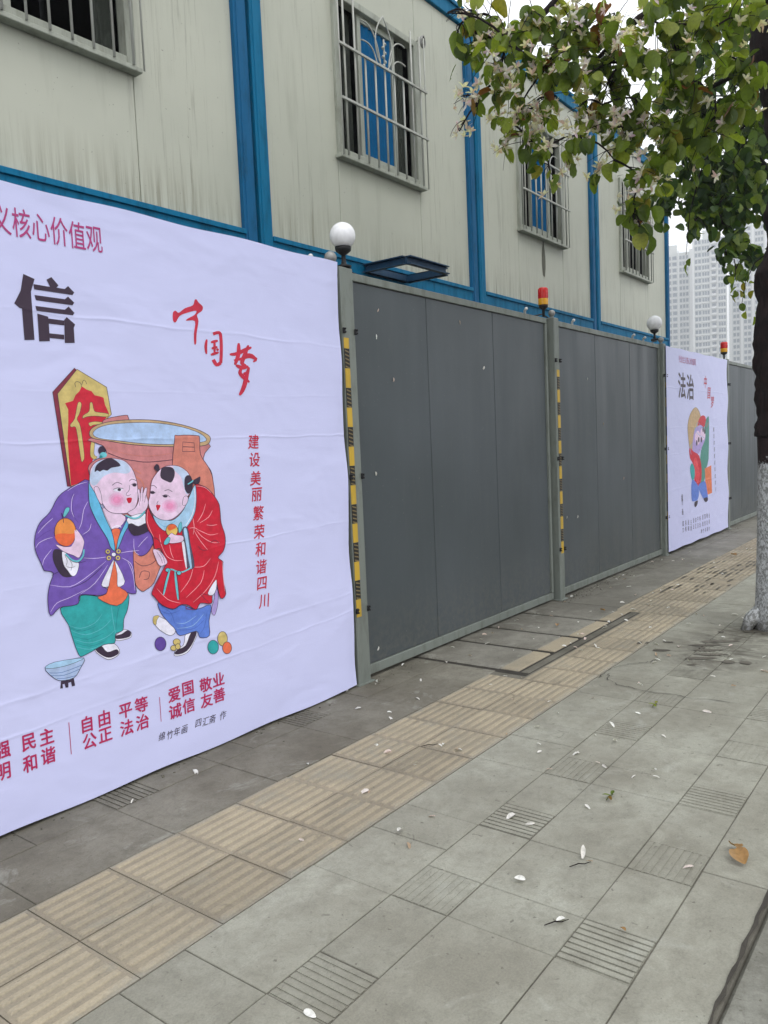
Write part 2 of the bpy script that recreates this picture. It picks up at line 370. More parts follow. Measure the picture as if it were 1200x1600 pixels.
for k in range(56):
    xc = 0.42 - 0.0 + (k-2)*0.3 + 0.05
    for r in range(2):
        yc = 1.998 + r*0.3
        z = random.uniform(-.0015, .0015); ro = (random.uniform(-.003, .003), random.uniform(-.003, .003), random.uniform(-.003, .003))
        inside = 4.33 < xc < 6.45
        if r == 1 and inside: link('tactile_paver', tcut, pav, (xc, 2.2205-.075+.0, z), ro)
        else: link('tactile_paver', tplain if (k*7 + r*3) % 23 == 5 and xc > 4 else tm, pav, (xc, yc, z), ro)
# band beside the hoarding, broken by the trench covers
ysd = (2.450, 2.83, 3.045, 3.30)
x = X0 + 0.0 - 0.12; i = 0
while x < xend:
    a, c = x, x+P; b_ = x+0.215
    if c < 4.33 or a > 6.45:
        sm_ = 'slab_dark' if a < 5 else 'slab_mid'
        slab(a, c, 2.450, 2.83, sm_)
        (grooved(a, b_, 2.83, 3.045, False, 'slab_dark', 0.005) if i % 2 == 0 and c < 7 else slab(a, b_, 2.83, 3.045, sm_)); slab(b_, c, 2.83, 3.045, sm_)
        slab(a, c, 3.045, 3.5, sm_)
    elif a < 4.33:
        slab(a, 4.315, 2.450, 2.83, 'slab_dark'); slab(a, 4.315, 2.83, 3.5, 'slab_dark')
    elif a < 6.45 < c: slab(6.46, c, 2.450, 3.5, 'slab_mid')
    x += P; i += 1
tx = [4.335, 4.86, 5.32, 5.895, 6.45]
for a, b_ in zip(tx[:-1], tx[1:]):
    m_ = MB(); m_.cbox((a+.026, 2.45 - .03*(a > 5), -0.06), (b_-.026, 3.40, 0.006), 0.008); o = m_.build('trench_cover', M['slab_mid'], pav)
    m_ = MB(); m_.cbox((a+.03, 2.315, -0.06), (b_-.03, 2.448 - .03*(a > 5), 0.005), 0.006)
    m_.build('trench_edge_paver', M['tactile'], pav)
m_ = MB(); m_.box((4.30, 2.235, -0.03), (6.47, 3.5, -0.0035)); m_.build('trench_bed', M['gap'], pav)
m_ = MB(); m_.cbox((4.36, 2.242, -0.02), (6.43, 2.298, -0.0005), .004); m_.build('trench_edging', M['bed'], pav)
# cracks and dirt
def ribbon(mb_, pts, wds, z):
    pts = [Vector((p[0], p[1], z)) for p in pts]
    if not hasattr(wds, '__len__'): wds = [wds]*len(pts)
    L = []; R = []
    for i, p in enumerate(pts):
        d = (pts[min(i+1, len(pts)-1)] - pts[max(i-1, 0)]); d.z = 0; d.normalize(); n_ = Vector((-d.y, d.x, 0))
        L.append(p + n_*wds[i]/2); R.append(p - n_*wds[i]/2)
    n = len(pts); mb_.add(L + R, [(i, i+1, n+i+1, n+i) for i in range(n-1)])
def jag(pts, n=6, a=0.012):
    out = []
    for p, q in zip(pts[:-1], pts[1:]):
        for k in range(n):
            t = k/n; out.append((p[0]+(q[0]-p[0])*t + random.uniform(-a, a), p[1]+(q[1]-p[1])*t + random.uniform(-a, a)))
    return out + [pts[-1]]
R1 = lambda a, b: at(500 + a*.58333, 860 + b*.58333, Z=0)[:2]
mb = MB()
for pts in ([(745,342),(775,320),(830,305),(890,300),(905,290)], [(770,332),(775,350),(800,362),(850,374)], [(1020,190),(1060,200),(1140,207)], [(850,374),(960,392),(1100,410)]):
    pp = jag([R1(*p) for p in pts]); ribbon(mb, pp, [0.006*random.uniform(.2, 1.2) for _ in pp], 0.0055)
pp = [(-.5 + .04*k, .5165 + random.uniform(-.004, .004)) for k in range(260)]
ribbon(mb, pp, [random.uniform(.003, .015) for _ in pp], .0052)
mb.build('crack', M['crack'], pav)
def blob(mb_, c, rx, ry, ang, z, n=16):
    vs = [(c[0], c[1], z)]
    for k in range(n):
        t = 2*math.pi*k/n; r = random.uniform(.75, 1.15); a, b = rx*r*math.cos(t), ry*r*math.sin(t)
        vs.append((c[0]+a*math.cos(ang)-b*math.sin(ang), c[1]+a*math.sin(ang)+b*math.cos(ang), z))
    mb_.add(vs, [(0, 1+k, 1+(k+1) % n) for k in range(n)])
mb = MB()
for (a, b, rx, ry) in [(1040,268,.2,.022),(1050,280,.22,.02),(1020,290,.2,.025),(1095,300,.09,.028),(1140,302,.07,.03),(1030,255,.22,.018),(1090,245,.2,.02)]:
    blob(mb, R1(a, b), rx*0.5, ry*1.3, -1.05, 0.0046)
for k in range(46):      # packed dirt between the ribs farther along the strip
    blob(mb, (random.uniform(7.3, 9.4), 1.90 + .0493*random.randint(0, 10) + random.uniform(-.008, .008)), random.uniform(.04, .13), random.uniform(.008, .016), 0, 0.0064, 12)
for k in range(8): blob(mb, (random.gauss(5.45, .35), random.gauss(1.62, .12)), random.uniform(.02, .09), random.uniform(.008, .03), random.uniform(-1.3, -.6), 0.0042, 10)
mb.build('dirt_groove', M['dirt'], pav)
# small debris along the foot of the hoarding
mb = MB()
for k in range(500):
    xx = random.uniform(1, 13) if k > 170 else random.gauss(6.6, 0.5); yy = 3.02 - abs(random.gauss(0, .06)); s = random.uniform(.002, .007)
    mb.box((xx, yy, 0.0), (xx+s*random.uniform(.6, 2), yy+s, s*.7))
tag(mb.build('grit', M['soil']), 'brown grit gathered along the foot of the hoarding', 'grit', kind='stuff')

# ------------------------------------------------------------------ hoarding
YF = 3.05
def hoarding(x0, x1, sheets, label, group='slate grey hoarding panels', z1=2.49):
    t = thing('hoarding', label, 'hoarding', (x0, YF, 0), group)
    L = lambda X: X - x0
    b = MB(); b.cbox((L(x0), 0, z1-.046), (L(x1), .045, z1), .003); b.build('top_rail', M['galv'], t)
    b = MB(); b.cbox((L(x0), 0, .022), (L(x1), .045, .082), .003); b.build('bottom_rail', M['galv'], t)
    for xa in (x0, x1 - .032):
        b = MB(); b.cbox((L(xa), -.002, .084), (L(xa)+.032, .043, z1-.048), .003); b.build('stile', M['galv'], t)
    xs = [x0+.032] + sheets + [x1-.032]
    for a, c in zip(xs[:-1], xs[1:]):
        b = MB(); b.cbox((L(a)+.003, .014, .0835), (L(c)-.003, .030, z1-.0475), .004); b.build('sheet', M['sheet'], t)
    return t
hoarding(0.45, 3.62, [1.3, 2.2, 3.0], 'hoarding section hidden behind the large near banner')
hoarding(3.755, 6.455, [4.60, 5.52], 'nearest bare slate grey hoarding section right of the big banner')
hoarding(6.66, 9.45, [7.55, 8.50], 'second bare slate grey hoarding section ending at the far banner')
hoarding(9.56, 12.36, [10.5, 11.4], 'hoarding section covered by the far banner')
hoarding(12.46, 15.3, [13.4, 14.3], 'farthest slate grey hoarding section seen left of the tree trunk')
hoarding(15.42, 18.3, [16.3, 17.3], 'hoarding section mostly hidden behind the tree trunk')
hoarding(18.42, 21.3, [19.3, 20.3], 'last hoarding section beyond the tree trunk')
def post(xc, wd, label, tape=None, cap_left=True):
    t = thing('hoarding_post', label, 'post', (xc, YF - .03, 0), 'galvanised hoarding posts')
    b = MB(); b.cbox((-wd/2, -.012, 0), (wd/2, .075, 2.50), .006); b.build('column', M['galv'], t)
    b = MB(); b.cbox((-wd/2 - .02, -.03, 0), (wd/2 + .02, .09, .008), .002); b.build('base_plate', M['galv'], t)
    for zb in (2.13, 1.27, .46):
        for sx in (-1, 1):
            b = MB(); b.cbox((-.010, -.024, -.017), (.012, -.0125, .017), .003)
            b.tube([(0, -.022, -.010), (0, -.034, -.010)], .005, 6); b.tube([(0, -.022, .010), (0, -.034, .010)], .005, 6)
            b.build('clamp', M['black'], t, (sx*(wd/2 - .004), 0, zb))
    if tape:
        x_, z0, z1, w_ = tape; seg = (z1-z0)/14.5; z = z1; k = 0
        while z > z0 + .01:
            s = seg if k else seg*0.55
            b = MB(); zz = max(z0, z-s); b.box((x_-w_/2, -.0145, zz + .001), (x_+w_/2, -.0125, z-.001))
            if k % 2:
                for j in range(5):
                    zj = zz + (j+.5)*s/5
                    b.add([(x_-w_*.42, -.0152, zj-.004), (x_+w_*.42, -.0152, zj-.014), (x_+w_*.42, -.0152, zj-.006), (x_-w_*.42, -.0152, zj+.004)], [(0, 1, 2, 3)], 1)
            b.build('warning_tape', [M['tapeb'] if k % 2 else M['tapey'], M['taper']], t); z -= s; k += 1
    return t
post(3.690, 0.118, 'pale hoarding post beside the big banner with yellow and black tape', (-.033, .42, 2.09, .046))
post(6.56, 0.098, 'middle hoarding post under the nearer red and yellow beacon', (.008, .42, 2.05, .05))
post(9.505, 0.09, 'hoarding post under the far globe lamp beside the far banner', (.025, .42, 2.05, .02))
post(12.41, 0.09, 'hoarding post under the farther beacon beyond the far banner')
post(15.36, 0.10, 'hoarding post hidden behind the tree trunk')
post(18.36, 0.10, 'hoarding post farthest down the street')
# balls on the posts, lamps, beacons
def finial(x, y, z, label, r=.033):
    t = thing('post_ball', label, 'post cap', (x, y, z), 'round grey caps on the hoarding posts')
    b = MB(); b.ball((0, 0, r+.006), r); b.build('ball', M['greyball'], t)
    b = MB(); b.lathe([(.0001, 0), (.016, 0), (.016, .012), (.0001, .012)], n=10); b.build('neck', M['greyball'], t)
finial(3.595, 3.045, 2.505, 'small round grey cap left of the near globe lamp', .036)
finial(6.55, 3.045, 2.505, 'round grey cap under the nearer red and yellow beacon', .030)
finial(9.48, 3.04, 2.505, 'round grey cap beneath the far globe lamp')
def globe(x, y, z, r, label):
    t = thing('globe_lamp', label, 'lamp', (x, y, z), 'white globe lamps on the hoarding')
    b = MB(); b.ball((0, 0, .115 + r*.95), r, 28); b.build('globe', M['globe'], t)
    b = MB(); b.lathe([(.0001, 0), (.04, 0), (.045, .012), (.018, .022), (.013, .04), (.013, .075), (.028, .085), (.046, .10), (.05, .122), (.0001, .124)], n=18)
    b.build('holder', M['black'], t)
    b = MB(); b.cbox((-.07, -.02, -.014), (.035, .02, .002), .004); b.build('bracket', M['black'], t)
    return t
globe(3.715, 3.045, 2.505, .077, 'white globe lamp atop the hoarding post beside the big banner')
globe(9.50, 3.12, 2.55, .088, 'far white globe lamp near the end of the cabins')
def beacon(x, y, z, label, s=1):
    t = thing('warning_beacon', label, 'beacon', (x, y, z), 'red and yellow warning beacons on the hoarding')
    r = .043*s
    b = MB(); b.lathe([(.0001, .1), (r, .1), (r, .102), (r*1.02, .150), (r, .152)], n=18); b.build('yellow_lens', M['lensyel'], t)
    b = MB(); b.lathe([(r*.98, .153), (r, .16), (r*.98, .20), (r*.95, .235), (r*.8, .245), (.0001, .247)], n=18)
    for k in range(9):
        a = 2*math.pi*k/9; b.tube([(r*math.cos(a), r*math.sin(a), .158), (r*.96*math.cos(a), r*.96*math.sin(a), .235)], .002, 4)
    b.build('red_lens', M['lensred'], t)
    b = MB(); b.lathe([(.0001, 0), (.012, 0), (.012, .06), (r*.9, .078), (r*.95, .1), (.0001, .1)], n=14); b.build('stem', M['black'], t)
beacon(6.42, 3.06, 2.50, 'nearer warning beacon with red over yellow lens in front of the cabins')
beacon(12.38, 3.06, 2.50, 'farther warning beacon in front of the pale towers', 1.15)
for (px, py, lb) in ((486, 402, 'white nozzle above the top edge of the big banner'), (820, 486, 'white nozzle left of the nearer beacon'), (894, 505, 'white nozzle just right of the nearer beacon'),
                     (988, 525, 'left one of two white nozzles near the far globe lamp'), (1005, 528, 'right one of two white nozzles near the far globe lamp')):
    p = at(px, py, Y=3.08); t = thing('mist_nozzle', lb, 'nozzle', (p.x, p.y, 2.492), 'small white nozzles on the hoarding top rail')
    b = MB(); b.tube([(0, 0, 0), (0, 0, .028), (-.01, -.012, .036), (-.035, -.03, .036)], .011, 8); b.build('elbow', M['white'], t)
    b = MB(); b.tube([(-.035, -.03, .036), (-.045, -.037, .036)], .014, 8); b.build('tip', M['white'], t)

# ------------------------------------------------------------------ cabins
YW = 4.05
def cabin(x0, label, width=3.0, curtain=True, wx=(0.93, 2.06), cs=(.27, .72)):
    z0, z1 = 2.79, 5.56
    t = thing('site_cabin', label, 'cabin', (x0, YW, z0), 'cream site cabins of the upper row')
    P_ = 0.115; H = z1-z0
    bl = M['blue']
    for k, xa in enumerate((0.017, width-P_-.017)):
        b = MB(); b.cbox((xa, -.035, .0), (xa+P_, .10, H), .006)
        b.cbox((xa+.02, -.041, .0), (xa+P_-.035, -.034, H-.01), .002)
        b.build('corner_post', M['blue2'] if k else bl, t)
    b = MB(); b.cbox((P_+.014, -.03, .0), (width-P_-.014, .10, .16), .006); b.cbox((P_+.014, -.045, .125), (width-P_-.014, -.028, .16), .003); b.build('bottom_beam', bl, t)
    b = MB(); b.cbox((P_+.014, -.03, H-.16), (width-P_-.014, .10, H), .006); b.cbox((P_+.014, -.05, H-.035), (width-P_-.014, -.028, H), .003); b.build('top_beam', bl, t)
    b = MB(); b.box((-.02, -.07, H+.0), (P_+.05, .1, H+.03)); b.box((0.0, -.085, H-.05), (.09, -.043, H-.002)); b.build('corner_cap', M['dkblue'], t)
    a, c = wx; zb, zt = .93, 2.17; h0, h1 = .16, H-.16; g = .0025
    for (xa, xb, za, zz) in ((P_+.014, a, h0, h1), (c, width-P_-.014, h0, h1), (a, c, h0, zb), (a, c, zt, h1)):
        b = MB(); b.cbox((xa+g, 0, za+g), (xb-g, .06, zz-g), .003); b.build('wall_panel', M['cabin'], t)
    # dim room behind
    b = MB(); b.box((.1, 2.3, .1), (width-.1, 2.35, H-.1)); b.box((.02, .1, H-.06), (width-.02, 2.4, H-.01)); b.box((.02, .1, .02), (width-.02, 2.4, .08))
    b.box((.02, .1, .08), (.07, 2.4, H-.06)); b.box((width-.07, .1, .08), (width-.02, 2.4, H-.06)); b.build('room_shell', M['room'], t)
    b = MB(); b.box((.0, .101, H+.0), (width, 2.42, H+.04)); b.build('roof', M['cabin'], t)
    b = MB(); b.box((-.0165, .02, .01), (.0165, .09, H-.01)); b.build('dark_gap_backing', M['black'], t)  # black backing strip; its colour stands in for shade in the open gap
    # window: frame > sash, pane, bars
    fw = .055; b = MB()
    b.cbox((a-.01, -.03, zb-.0), (a+fw, .05, zt), .004); b.cbox((c-fw, -.03, zb), (c+.01, .05, zt), .004)
    b.cbox((a+fw, -.03, zb), (c-fw, .05, zb+fw), .004); b.cbox((a+fw, -.03, zt-fw), (c-fw, .05, zt), .004)
    w_ = b.build('window', M['frame'], t)
    b = MB(); b.cbox((a-.03, -.07, zb-.032), (c+.02, .0, zb-.003), .004); b.build('sill', M['frame'], w_)
    ia, ib = a+fw, c-fw; tw = (ib-ia)
    for (sa, sb, yy) in ((ia + tw*cs[0], ia + tw*.40, .012), (ia + tw*cs[1], ia+tw*.80, .012)):
        b = MB(); b.cbox((sa, yy, zb+fw), (sa+.045, yy+.025, zt-fw), .003); b.build('sash', M['frame'], w_)
    for za_, zz_ in ((zb+fw, zb+fw+.05), (zt-fw-.05, zt-fw)):
        b = MB(); b.cbox((ia + tw*cs[0]+.046, .012, za_), (ia+tw*cs[1]-.001, .037, zz_), .003); b.build('sash_rail', M['frame'], w_)
    if curtain:
        b = MB(); n = 26; x_a, x_b = ia+tw*cs[0]+.05, ia+tw*cs[1]
        vs = [(x_a + (x_b-x_a)*i/n, .030 + .007*math.sin(i*1.7) + .004*math.sin(i*.7), z) for z in (zb+fw+.05, zt-fw-.05) for i in range(n+1)]
        b.add(vs, [(i, i+1, n+2+i, n+1+i) for i in range(n)], smooth=True); b.build('blue_blind', M['curtain'], w_)
    q = MB(); q.box((ia, .040, zb+fw), (ib, .044, zt-fw)); q.build('pane', M['glass'], w_)
    # inner hanging cloth right of the opening
    b = MB(); n = 14; x_a, x_b = ia+tw*.865, ib
    b.add([(x_a + (x_b-x_a)*i/n, .10 + .02*math.sin(i*1.9), z) for z in (zb+fw, zt-fw) for i in range(n+1)], [(i, i+1, n+2+i, n+1+i) for i in range(n)], smooth=True)
    x_a, x_b = ia+tw*max(0, cs[0]-.1), ia+tw*cs[0]
    b.add([(x_a + (x_b-x_a)*i/n, .10 + .02*math.sin(i*1.9), z) for z in (zb+fw, zt-fw) for i in range(n+1)], [(i, i+1, n+2+i, n+1+i) for i in range(n)], smooth=True)
    b.build('curtain', M['cloth'], w_)
    # burglar bars
    nb = 9; r = .0085; yb = -.075
    xs = [a + (c-a)*(i+.35)/(nb-.3) for i in range(nb)]
    z_lo, z_hi = zb-.0, zt+.0
    zr = (zb+.40, zb+.80)
    for i, xx in enumerate(xs):
        b = MB(); top = z_hi+.01 if i in (0, 1, 7, 8) else zr[1]; b.tube([(xx, yb, z_lo-.005), (xx, yb, top)], r, 6); b.build('bar', M['bars'], w_)
    for zz in zr:
        b = MB(); b.cbox((a-.03, yb-.026, zz-.010), (c+.03, yb-.010, zz+.010), .002); b.build('rail', M['bars'], w_)
    for xe in (a-.022, c+.022):
        b = MB(); b.tube([(xe, yb-.005, zb-.02), (xe, yb-.005, zt+.02), (xe, -.0, zt+.02)], .006, 6); b.build('side_rod', M['bars'], w_)
    b = MB(); zc = zr[1]; mid = (xs[3]+xs[5])/2
    def arc(p0, p1, p2, n=12):
        return [Vector(p0)*(1-t)**2 + Vector(p1)*2*t*(1-t) + Vector(p2)*t*t for t in [i/n for i in range(n+1)]]
    zt_ = zt + .0
    for s in (-1, 1):
        b.tube(arc((mid+s*.03, yb, zc), (mid+s*.21, yb, zc+.20), (mid, yb, zt_-.02)), .006, 6)
        b.tube(arc((mid+s*.05, yb, zc), (mid+s*.10, yb, zc+.33), (mid+s*.30, yb, zc+.28)), .006, 6)
        b.tube(arc((mid+s*.10, yb, zc), (mid+s*.13, yb, zc+.17), (mid+s*.30, yb, zc+.13)), .006, 6)
    for k in range(6):
        b.ball((mid + (.012 if k % 2 else -.012), yb, zc+.03+k*.035), .014, 8)
    b.tube([(mid, yb, zc), (mid, yb, zc+.24)], .007, 6)
    b.build('scrollwork', M['bars'], w_)
    return t
q = NT('window_glass'); q.color((0.02, 0.025, 0.03, 1)); q.rough(0.04); q.b.inputs['Transmission Weight'].default_value = 1.0; q.b.inputs['IOR'].default_value = 1.01
q.b.inputs['Base Color'].default_value = (0.8, 0.85, 0.85, 1); q.b.inputs['Specular IOR Level'].default_value = .5
M['glass'] = q.m
M['cloth'] = m_plain('grey_cloth', (0.10, 0.10, 0.085, 1), .9, .1)
c1 = cabin(1.0, 'cream cabin above the big banner at the left edge', cs=(.02, .30))
c2 = cabin(4.0, 'cream cabin above the near globe lamp with an open barred window')
c3 = cabin(7.0, 'cream cabin above the nearer beacon with blossoms hanging before it')
c4 = cabin(10.0, 'last cream cabin of the row above the far globe lamp', curtain=False)
# end wall of the row facing down the street
b = MB(); b.box((2.99, .10, .16), (3.0, 2.42, 2.61)); b.build('end_wall', M['cabin'], c4)
mb = MB(); mb.box((-2, 4.16, -.1), (12.99, 6.4, 2.77)); tag(mb.build('lower_cabin_row', M['cabin']), kind='structure')
# cabin fittings
t = thing('cable_coil', 'small dark cable coil hung by the upper right of the second window', 'cable', at(660, 66, Y=4.0))
b = MB()
for k in range(4):
    b.tube([(.035*math.cos(a*.5+k)*(1-.08*k), -.004*k, .05*math.sin(a*.5+k)) for a in range(14)], .005, 5)
b.build('loops', M['greyball'], t)
b = MB(); b.tube([(0, .0, .03), (0, .05, .03)], .008, 6); b.build('hook', M['greyball'], t)
pc = [(3.70, 3.085, 2.52), (3.9, 3.10, 2.502), (4.6, 3.10, 2.497), (5.4, 3.10, 2.497), (6.3, 3.10, 2.497), (6.45, 3.09, 2.53), (6.7, 3.10, 2.499), (7.6, 3.10, 2.496), (8.6, 3.10, 2.497), (9.3, 3.10, 2.498), (9.5, 3.12, 2.54)]
b = MB(); b.tube(pc, .006, 6); tag(b.build('cable', M['black']), 'thin black cable running along the top rail between the two globe lamps', 'cable')
b = MB(); v0 = at(848, 372, Y=YW); v1 = at(852, 432, Y=YW)
vs = []; n = 9
for i in range(n+1):
    t_ = i/n; hw = .006 + .030*math.sin(t_*2.6)**1.5 + .004*random.random()
    vs += [(v0.x + (v1.x-v0.x)*0 - hw, -.004, v0.z + (v1.z-v0.z)*t_), (v0.x + hw*1.3, -.004, v0.z + (v1.z-v0.z)*t_ - .01)]
b.add([(x - 7.0, y, z - 2.79) for x, y, z in vs], [(2*i, 2*i+1, 2*i+3, 2*i+2) for i in range(n)]); b.build('grime_drip', M['grime'], c3)
# steel bracket frame fixed to the cabin beam over the hoarding
A = at(572, 427, Y=4.0); zf = A.z
Bp = at(625, 411, Z=zf); D_ = at(640, 445, Y=4.0)
xa, xb, yb_, yf = A.x, A.x + (at(691, 427, Z=zf).x - Bp.x), 4.0, Bp.y
t = thing('steel_bracket', 'dark blue steel channel frame jutting from the cabin over the hoarding', 'bracket', (xa, yb_, zf))
Wd, Dp, hc = xb-xa, yb_-yf, .065
def channel(b, p, q):
    # C section: web with two flanges
    p, q = Vector(p), Vector(q); d = (q-p).normalized(); n_ = Vector((d.y, -d.x, 0))
    for (o0, o1, za, zb) in ((0, .008, 0, hc), (0, .045, 0, .008), (0, .045, hc-.008, hc)):
        vs = [p + n_*o + Vector((0, 0, z)) for z in (za, zb) for o in (o0, o1)] + [q + n_*o + Vector((0, 0, z)) for z in (za, zb) for o in (o0, o1)]
        b.add(vs, [(0, 1, 3, 2), (4, 6, 7, 5), (0, 4, 5, 1), (2, 3, 7, 6), (0, 2, 6, 4), (1, 5, 7, 3)])
for p, q_ in (((0, 0, 0), (0, -Dp, 0)), ((0, -Dp, .002), (Wd, -Dp, .002)), ((Wd, -Dp, 0), (Wd, 0, 0)), ((Wd, -.01, .002), (0, -.01, .002))):
    b = MB(); channel(b, p, q_); b.build('channel', M['dkblue'], t)
print('bracket', A[:], Bp[:], Wd, Dp)

# ------------------------------------------------------------------ banners
YB = 2.995
def vinyl_sheet(x0, x1, z0, z1, seed):
    b = MB(); n, m = 60, 40; rnd = random.Random(seed)
    def edge(z): return .004*math.sin(z*5.3 + seed) + .002*math.sin(z*19 + seed*2)
    vs = []
    for j in range(m+1):
        for i in range(n+1):
            u, v = i/n, j/m; z = z0 + (z1-z0)*v; x = x0 + (x1-x0)*u
            x += edge(z)*max(0, (u-.9)/.1); z += .004*math.sin(x*9+seed)*(1 if j in (0, m) else 0)
            y = -.0 + .018*max(0, (u-.97)/.03)*(.6+.4*math.sin(z*9)); vs.append((x, YB+y, z))
    fs = [(j*(n+1)+i, j*(n+1)+i+1, (j+1)*(n+1)+i+1, (j+1)*(n+1)+i) for j in range(m) for i in range(n)]
    k = len(vs); back = [(x, y+.002, z) for x, y, z in vs]
    b.add(vs + back, fs + [(a+k, d+k, c+k, b_+k) for a, b_, c, d in fs], smooth=True)
    return b
def catmull(p, closed=True, n=4):
    out = []; N = len(p); rng = range(N) if closed else range(N-1)
    for i in rng:
        g = lambda k: Vector(p[k % N]) if closed else Vector(p[max(0, min(N-1, k))])
        p0, p1, p2, p3 = g(i-1), g(i), g(i+1), g(i+2)
        for k in range(n):
            t = k/n; out.append(0.5*((2*p1) + (p2-p0)*t + (2*p0-5*p1+4*p2-p3)*t*t + (3*p1-p0-3*p2+p3)*t**3))
    if not closed: out.append(Vector(p[-1]))
    return [(q.x, q.y) for q in out]
CR = dict(A=(60, 560, .25), B=(40, 700, 1/6), C=(40, 860, .28333), D=(200, 700, .15), K=(0, 280, .2), G=(240, 440, .325), W=(0, 860, .35), E=(1060, 540, .2), P=(0, 0, 1))
class Print:
    """flat print on a banner: every shape lies a hair above those it overlaps"""
    def __init__(s): s.items = []; s.boxes = []
    def px(s, crop, pts): ox, oy, k = CR[crop]; return [(ox + a*k, oy + b*k) for a, b in pts]
    def poly_w(s, P2, colr):
        x0, x1 = min(p[0] for p in P2), max(p[0] for p in P2); z0, z1 = min(p[1] for p in P2), max(p[1] for p in P2)
        lv = 1 + max([l for (a, b, c, d, l) in s.boxes if a < x1 and b > x0 and c < z1 and d > z0], default=0)
        s.boxes.append((x0, x1, z0, z1, lv)); s.items.append((P2, colr, lv))
    def poly(s, crop, pts, colr, smooth=True, raw=False):
        q = pts if raw else s.px(crop, pts)
        if smooth: q = catmull(q, True, 3)
        s.poly_w([(lambda v: (v.x, v.z))(at(a, b, Y=YB)) for a, b in q], colr)
        return q
    def line(s, crop, pts, wd, colr, smooth=True, closed=False, taper=False, raw=False):
        q = pts if raw else s.px(crop, pts)
        if smooth: q = catmull(q, closed, 3)
        elif closed: q = q + [q[0]]
        if closed and smooth: q = q + [q[0]]
        L, R = [], []; n = len(q)
        for i, p in enumerate(q):
            a, b = q[max(0, i-1)], q[min(n-1, i+1)]
            if closed and i in (0, n-1): a, b = q[n-2], q[1]
            dx, dy = b[0]-a[0], b[1]-a[1]; d = math.hypot(dx, dy) or 1
            h = wd/2*(max(.25, math.sin(math.pi*(i+.5)/n)**.5) if taper else 1)
            L.append((p[0]-dy/d*h, p[1]+dx/d*h)); R.append((p[0]+dy/d*h, p[1]-dx/d*h))
        T = lambda a: (lambda v: (v.x, v.z))(at(a[0], a[1], Y=YB))
        x = [T(a) for a in L] + [T(a) for a in R]
        x0, x1 = min(p[0] for p in x), max(p[0] for p in x); z0, z1 = min(p[1] for p in x), max(p[1] for p in x)
        lv = 1 + max([l for (a, b, c, d_, l) in s.boxes if a < x1 and b > x0 and c < z1 and d_ > z0], default=0)
        s.boxes.append((x0, x1, z0, z1, lv)); s.items.append((x, colr, lv, [(i, i+1, n+i+1, n+i) for i in range(n-1)]))
    def shape(s, crop, pts, colr, ol='ink', w=.9, smooth=True):
        q = s.poly(crop, pts, colr, smooth)
        if ol: s.line(None, q, w, ol, smooth=False, closed=True, raw=True)
    def ell(s, crop, c, rx, ry, colr, ol=None, n=18):
        s.shape(crop, [(c[0]+rx*math.cos(2*math.pi*k/n), c[1]+ry*math.sin(2*math.pi*k/n)) for k in range(n)], colr, ol, .8, False)
    def build(s, name, parent, cols):
        b = MB(); names = []
        for it in s.items:
            P2, c, lv = it[:3]
            if c not in names: names.append(c)
            y = -.0012 - .00012*lv; mi = names.index(c)
            if len(it) == 4: b.add([(x, y, z) for x, z in P2], it[3], mi)
            else:
                v3 = [Vector((x, z, 0)) for x, z in P2]
                tri = tessellate_polygon([v3]); b.add([(x, y, z) for x, z in P2], [t for t in tri], mi)
        o = b.build(name, [m_print(c, cols[c], .17 if c not in ('ink', 'vinylw') else 0) for c in names], parent)
        o.location = Vector((0, YB, 0)) - parent.location; return o
COLS = dict(ink=(45, 35, 60), purple=(104, 78, 160), purple2=(86, 62, 140), red=(184, 28, 50), dred=(120, 40, 60), gold=(188, 168, 104), pot=(184, 118, 120), pot2=(192, 118, 104),
            water=(160, 182, 216), rim=(178, 150, 112), skin=(212, 186, 210), scalp=(176, 190, 216), blush1=(212, 170, 200), blush2=(212, 152, 188), blush3=(212, 134, 174), hair=(52, 40, 58), cyan=(92, 168, 205),
            aqua=(96, 176, 188), teal=(44, 150, 152), teal2=(30, 124, 130), blue=(86, 116, 194), blue2=(64, 92, 170), orange=(214, 104, 72), fruit1=(212, 130, 64), fruit2=(210, 96, 56), cream=(214, 212, 232),
            scarf=(152, 186, 214), grey=(78, 78, 96), bowl=(158, 176, 208), bowl2=(96, 118, 170), lip=(180, 20, 50), yel=(206, 172, 92), lilac=(160, 142, 196), red2=(206, 60, 72), fold=(206, 190, 226), redfold=(222, 150, 160), green=(70, 130, 120), orange2=(206, 112, 74), tan=(176, 148, 110))

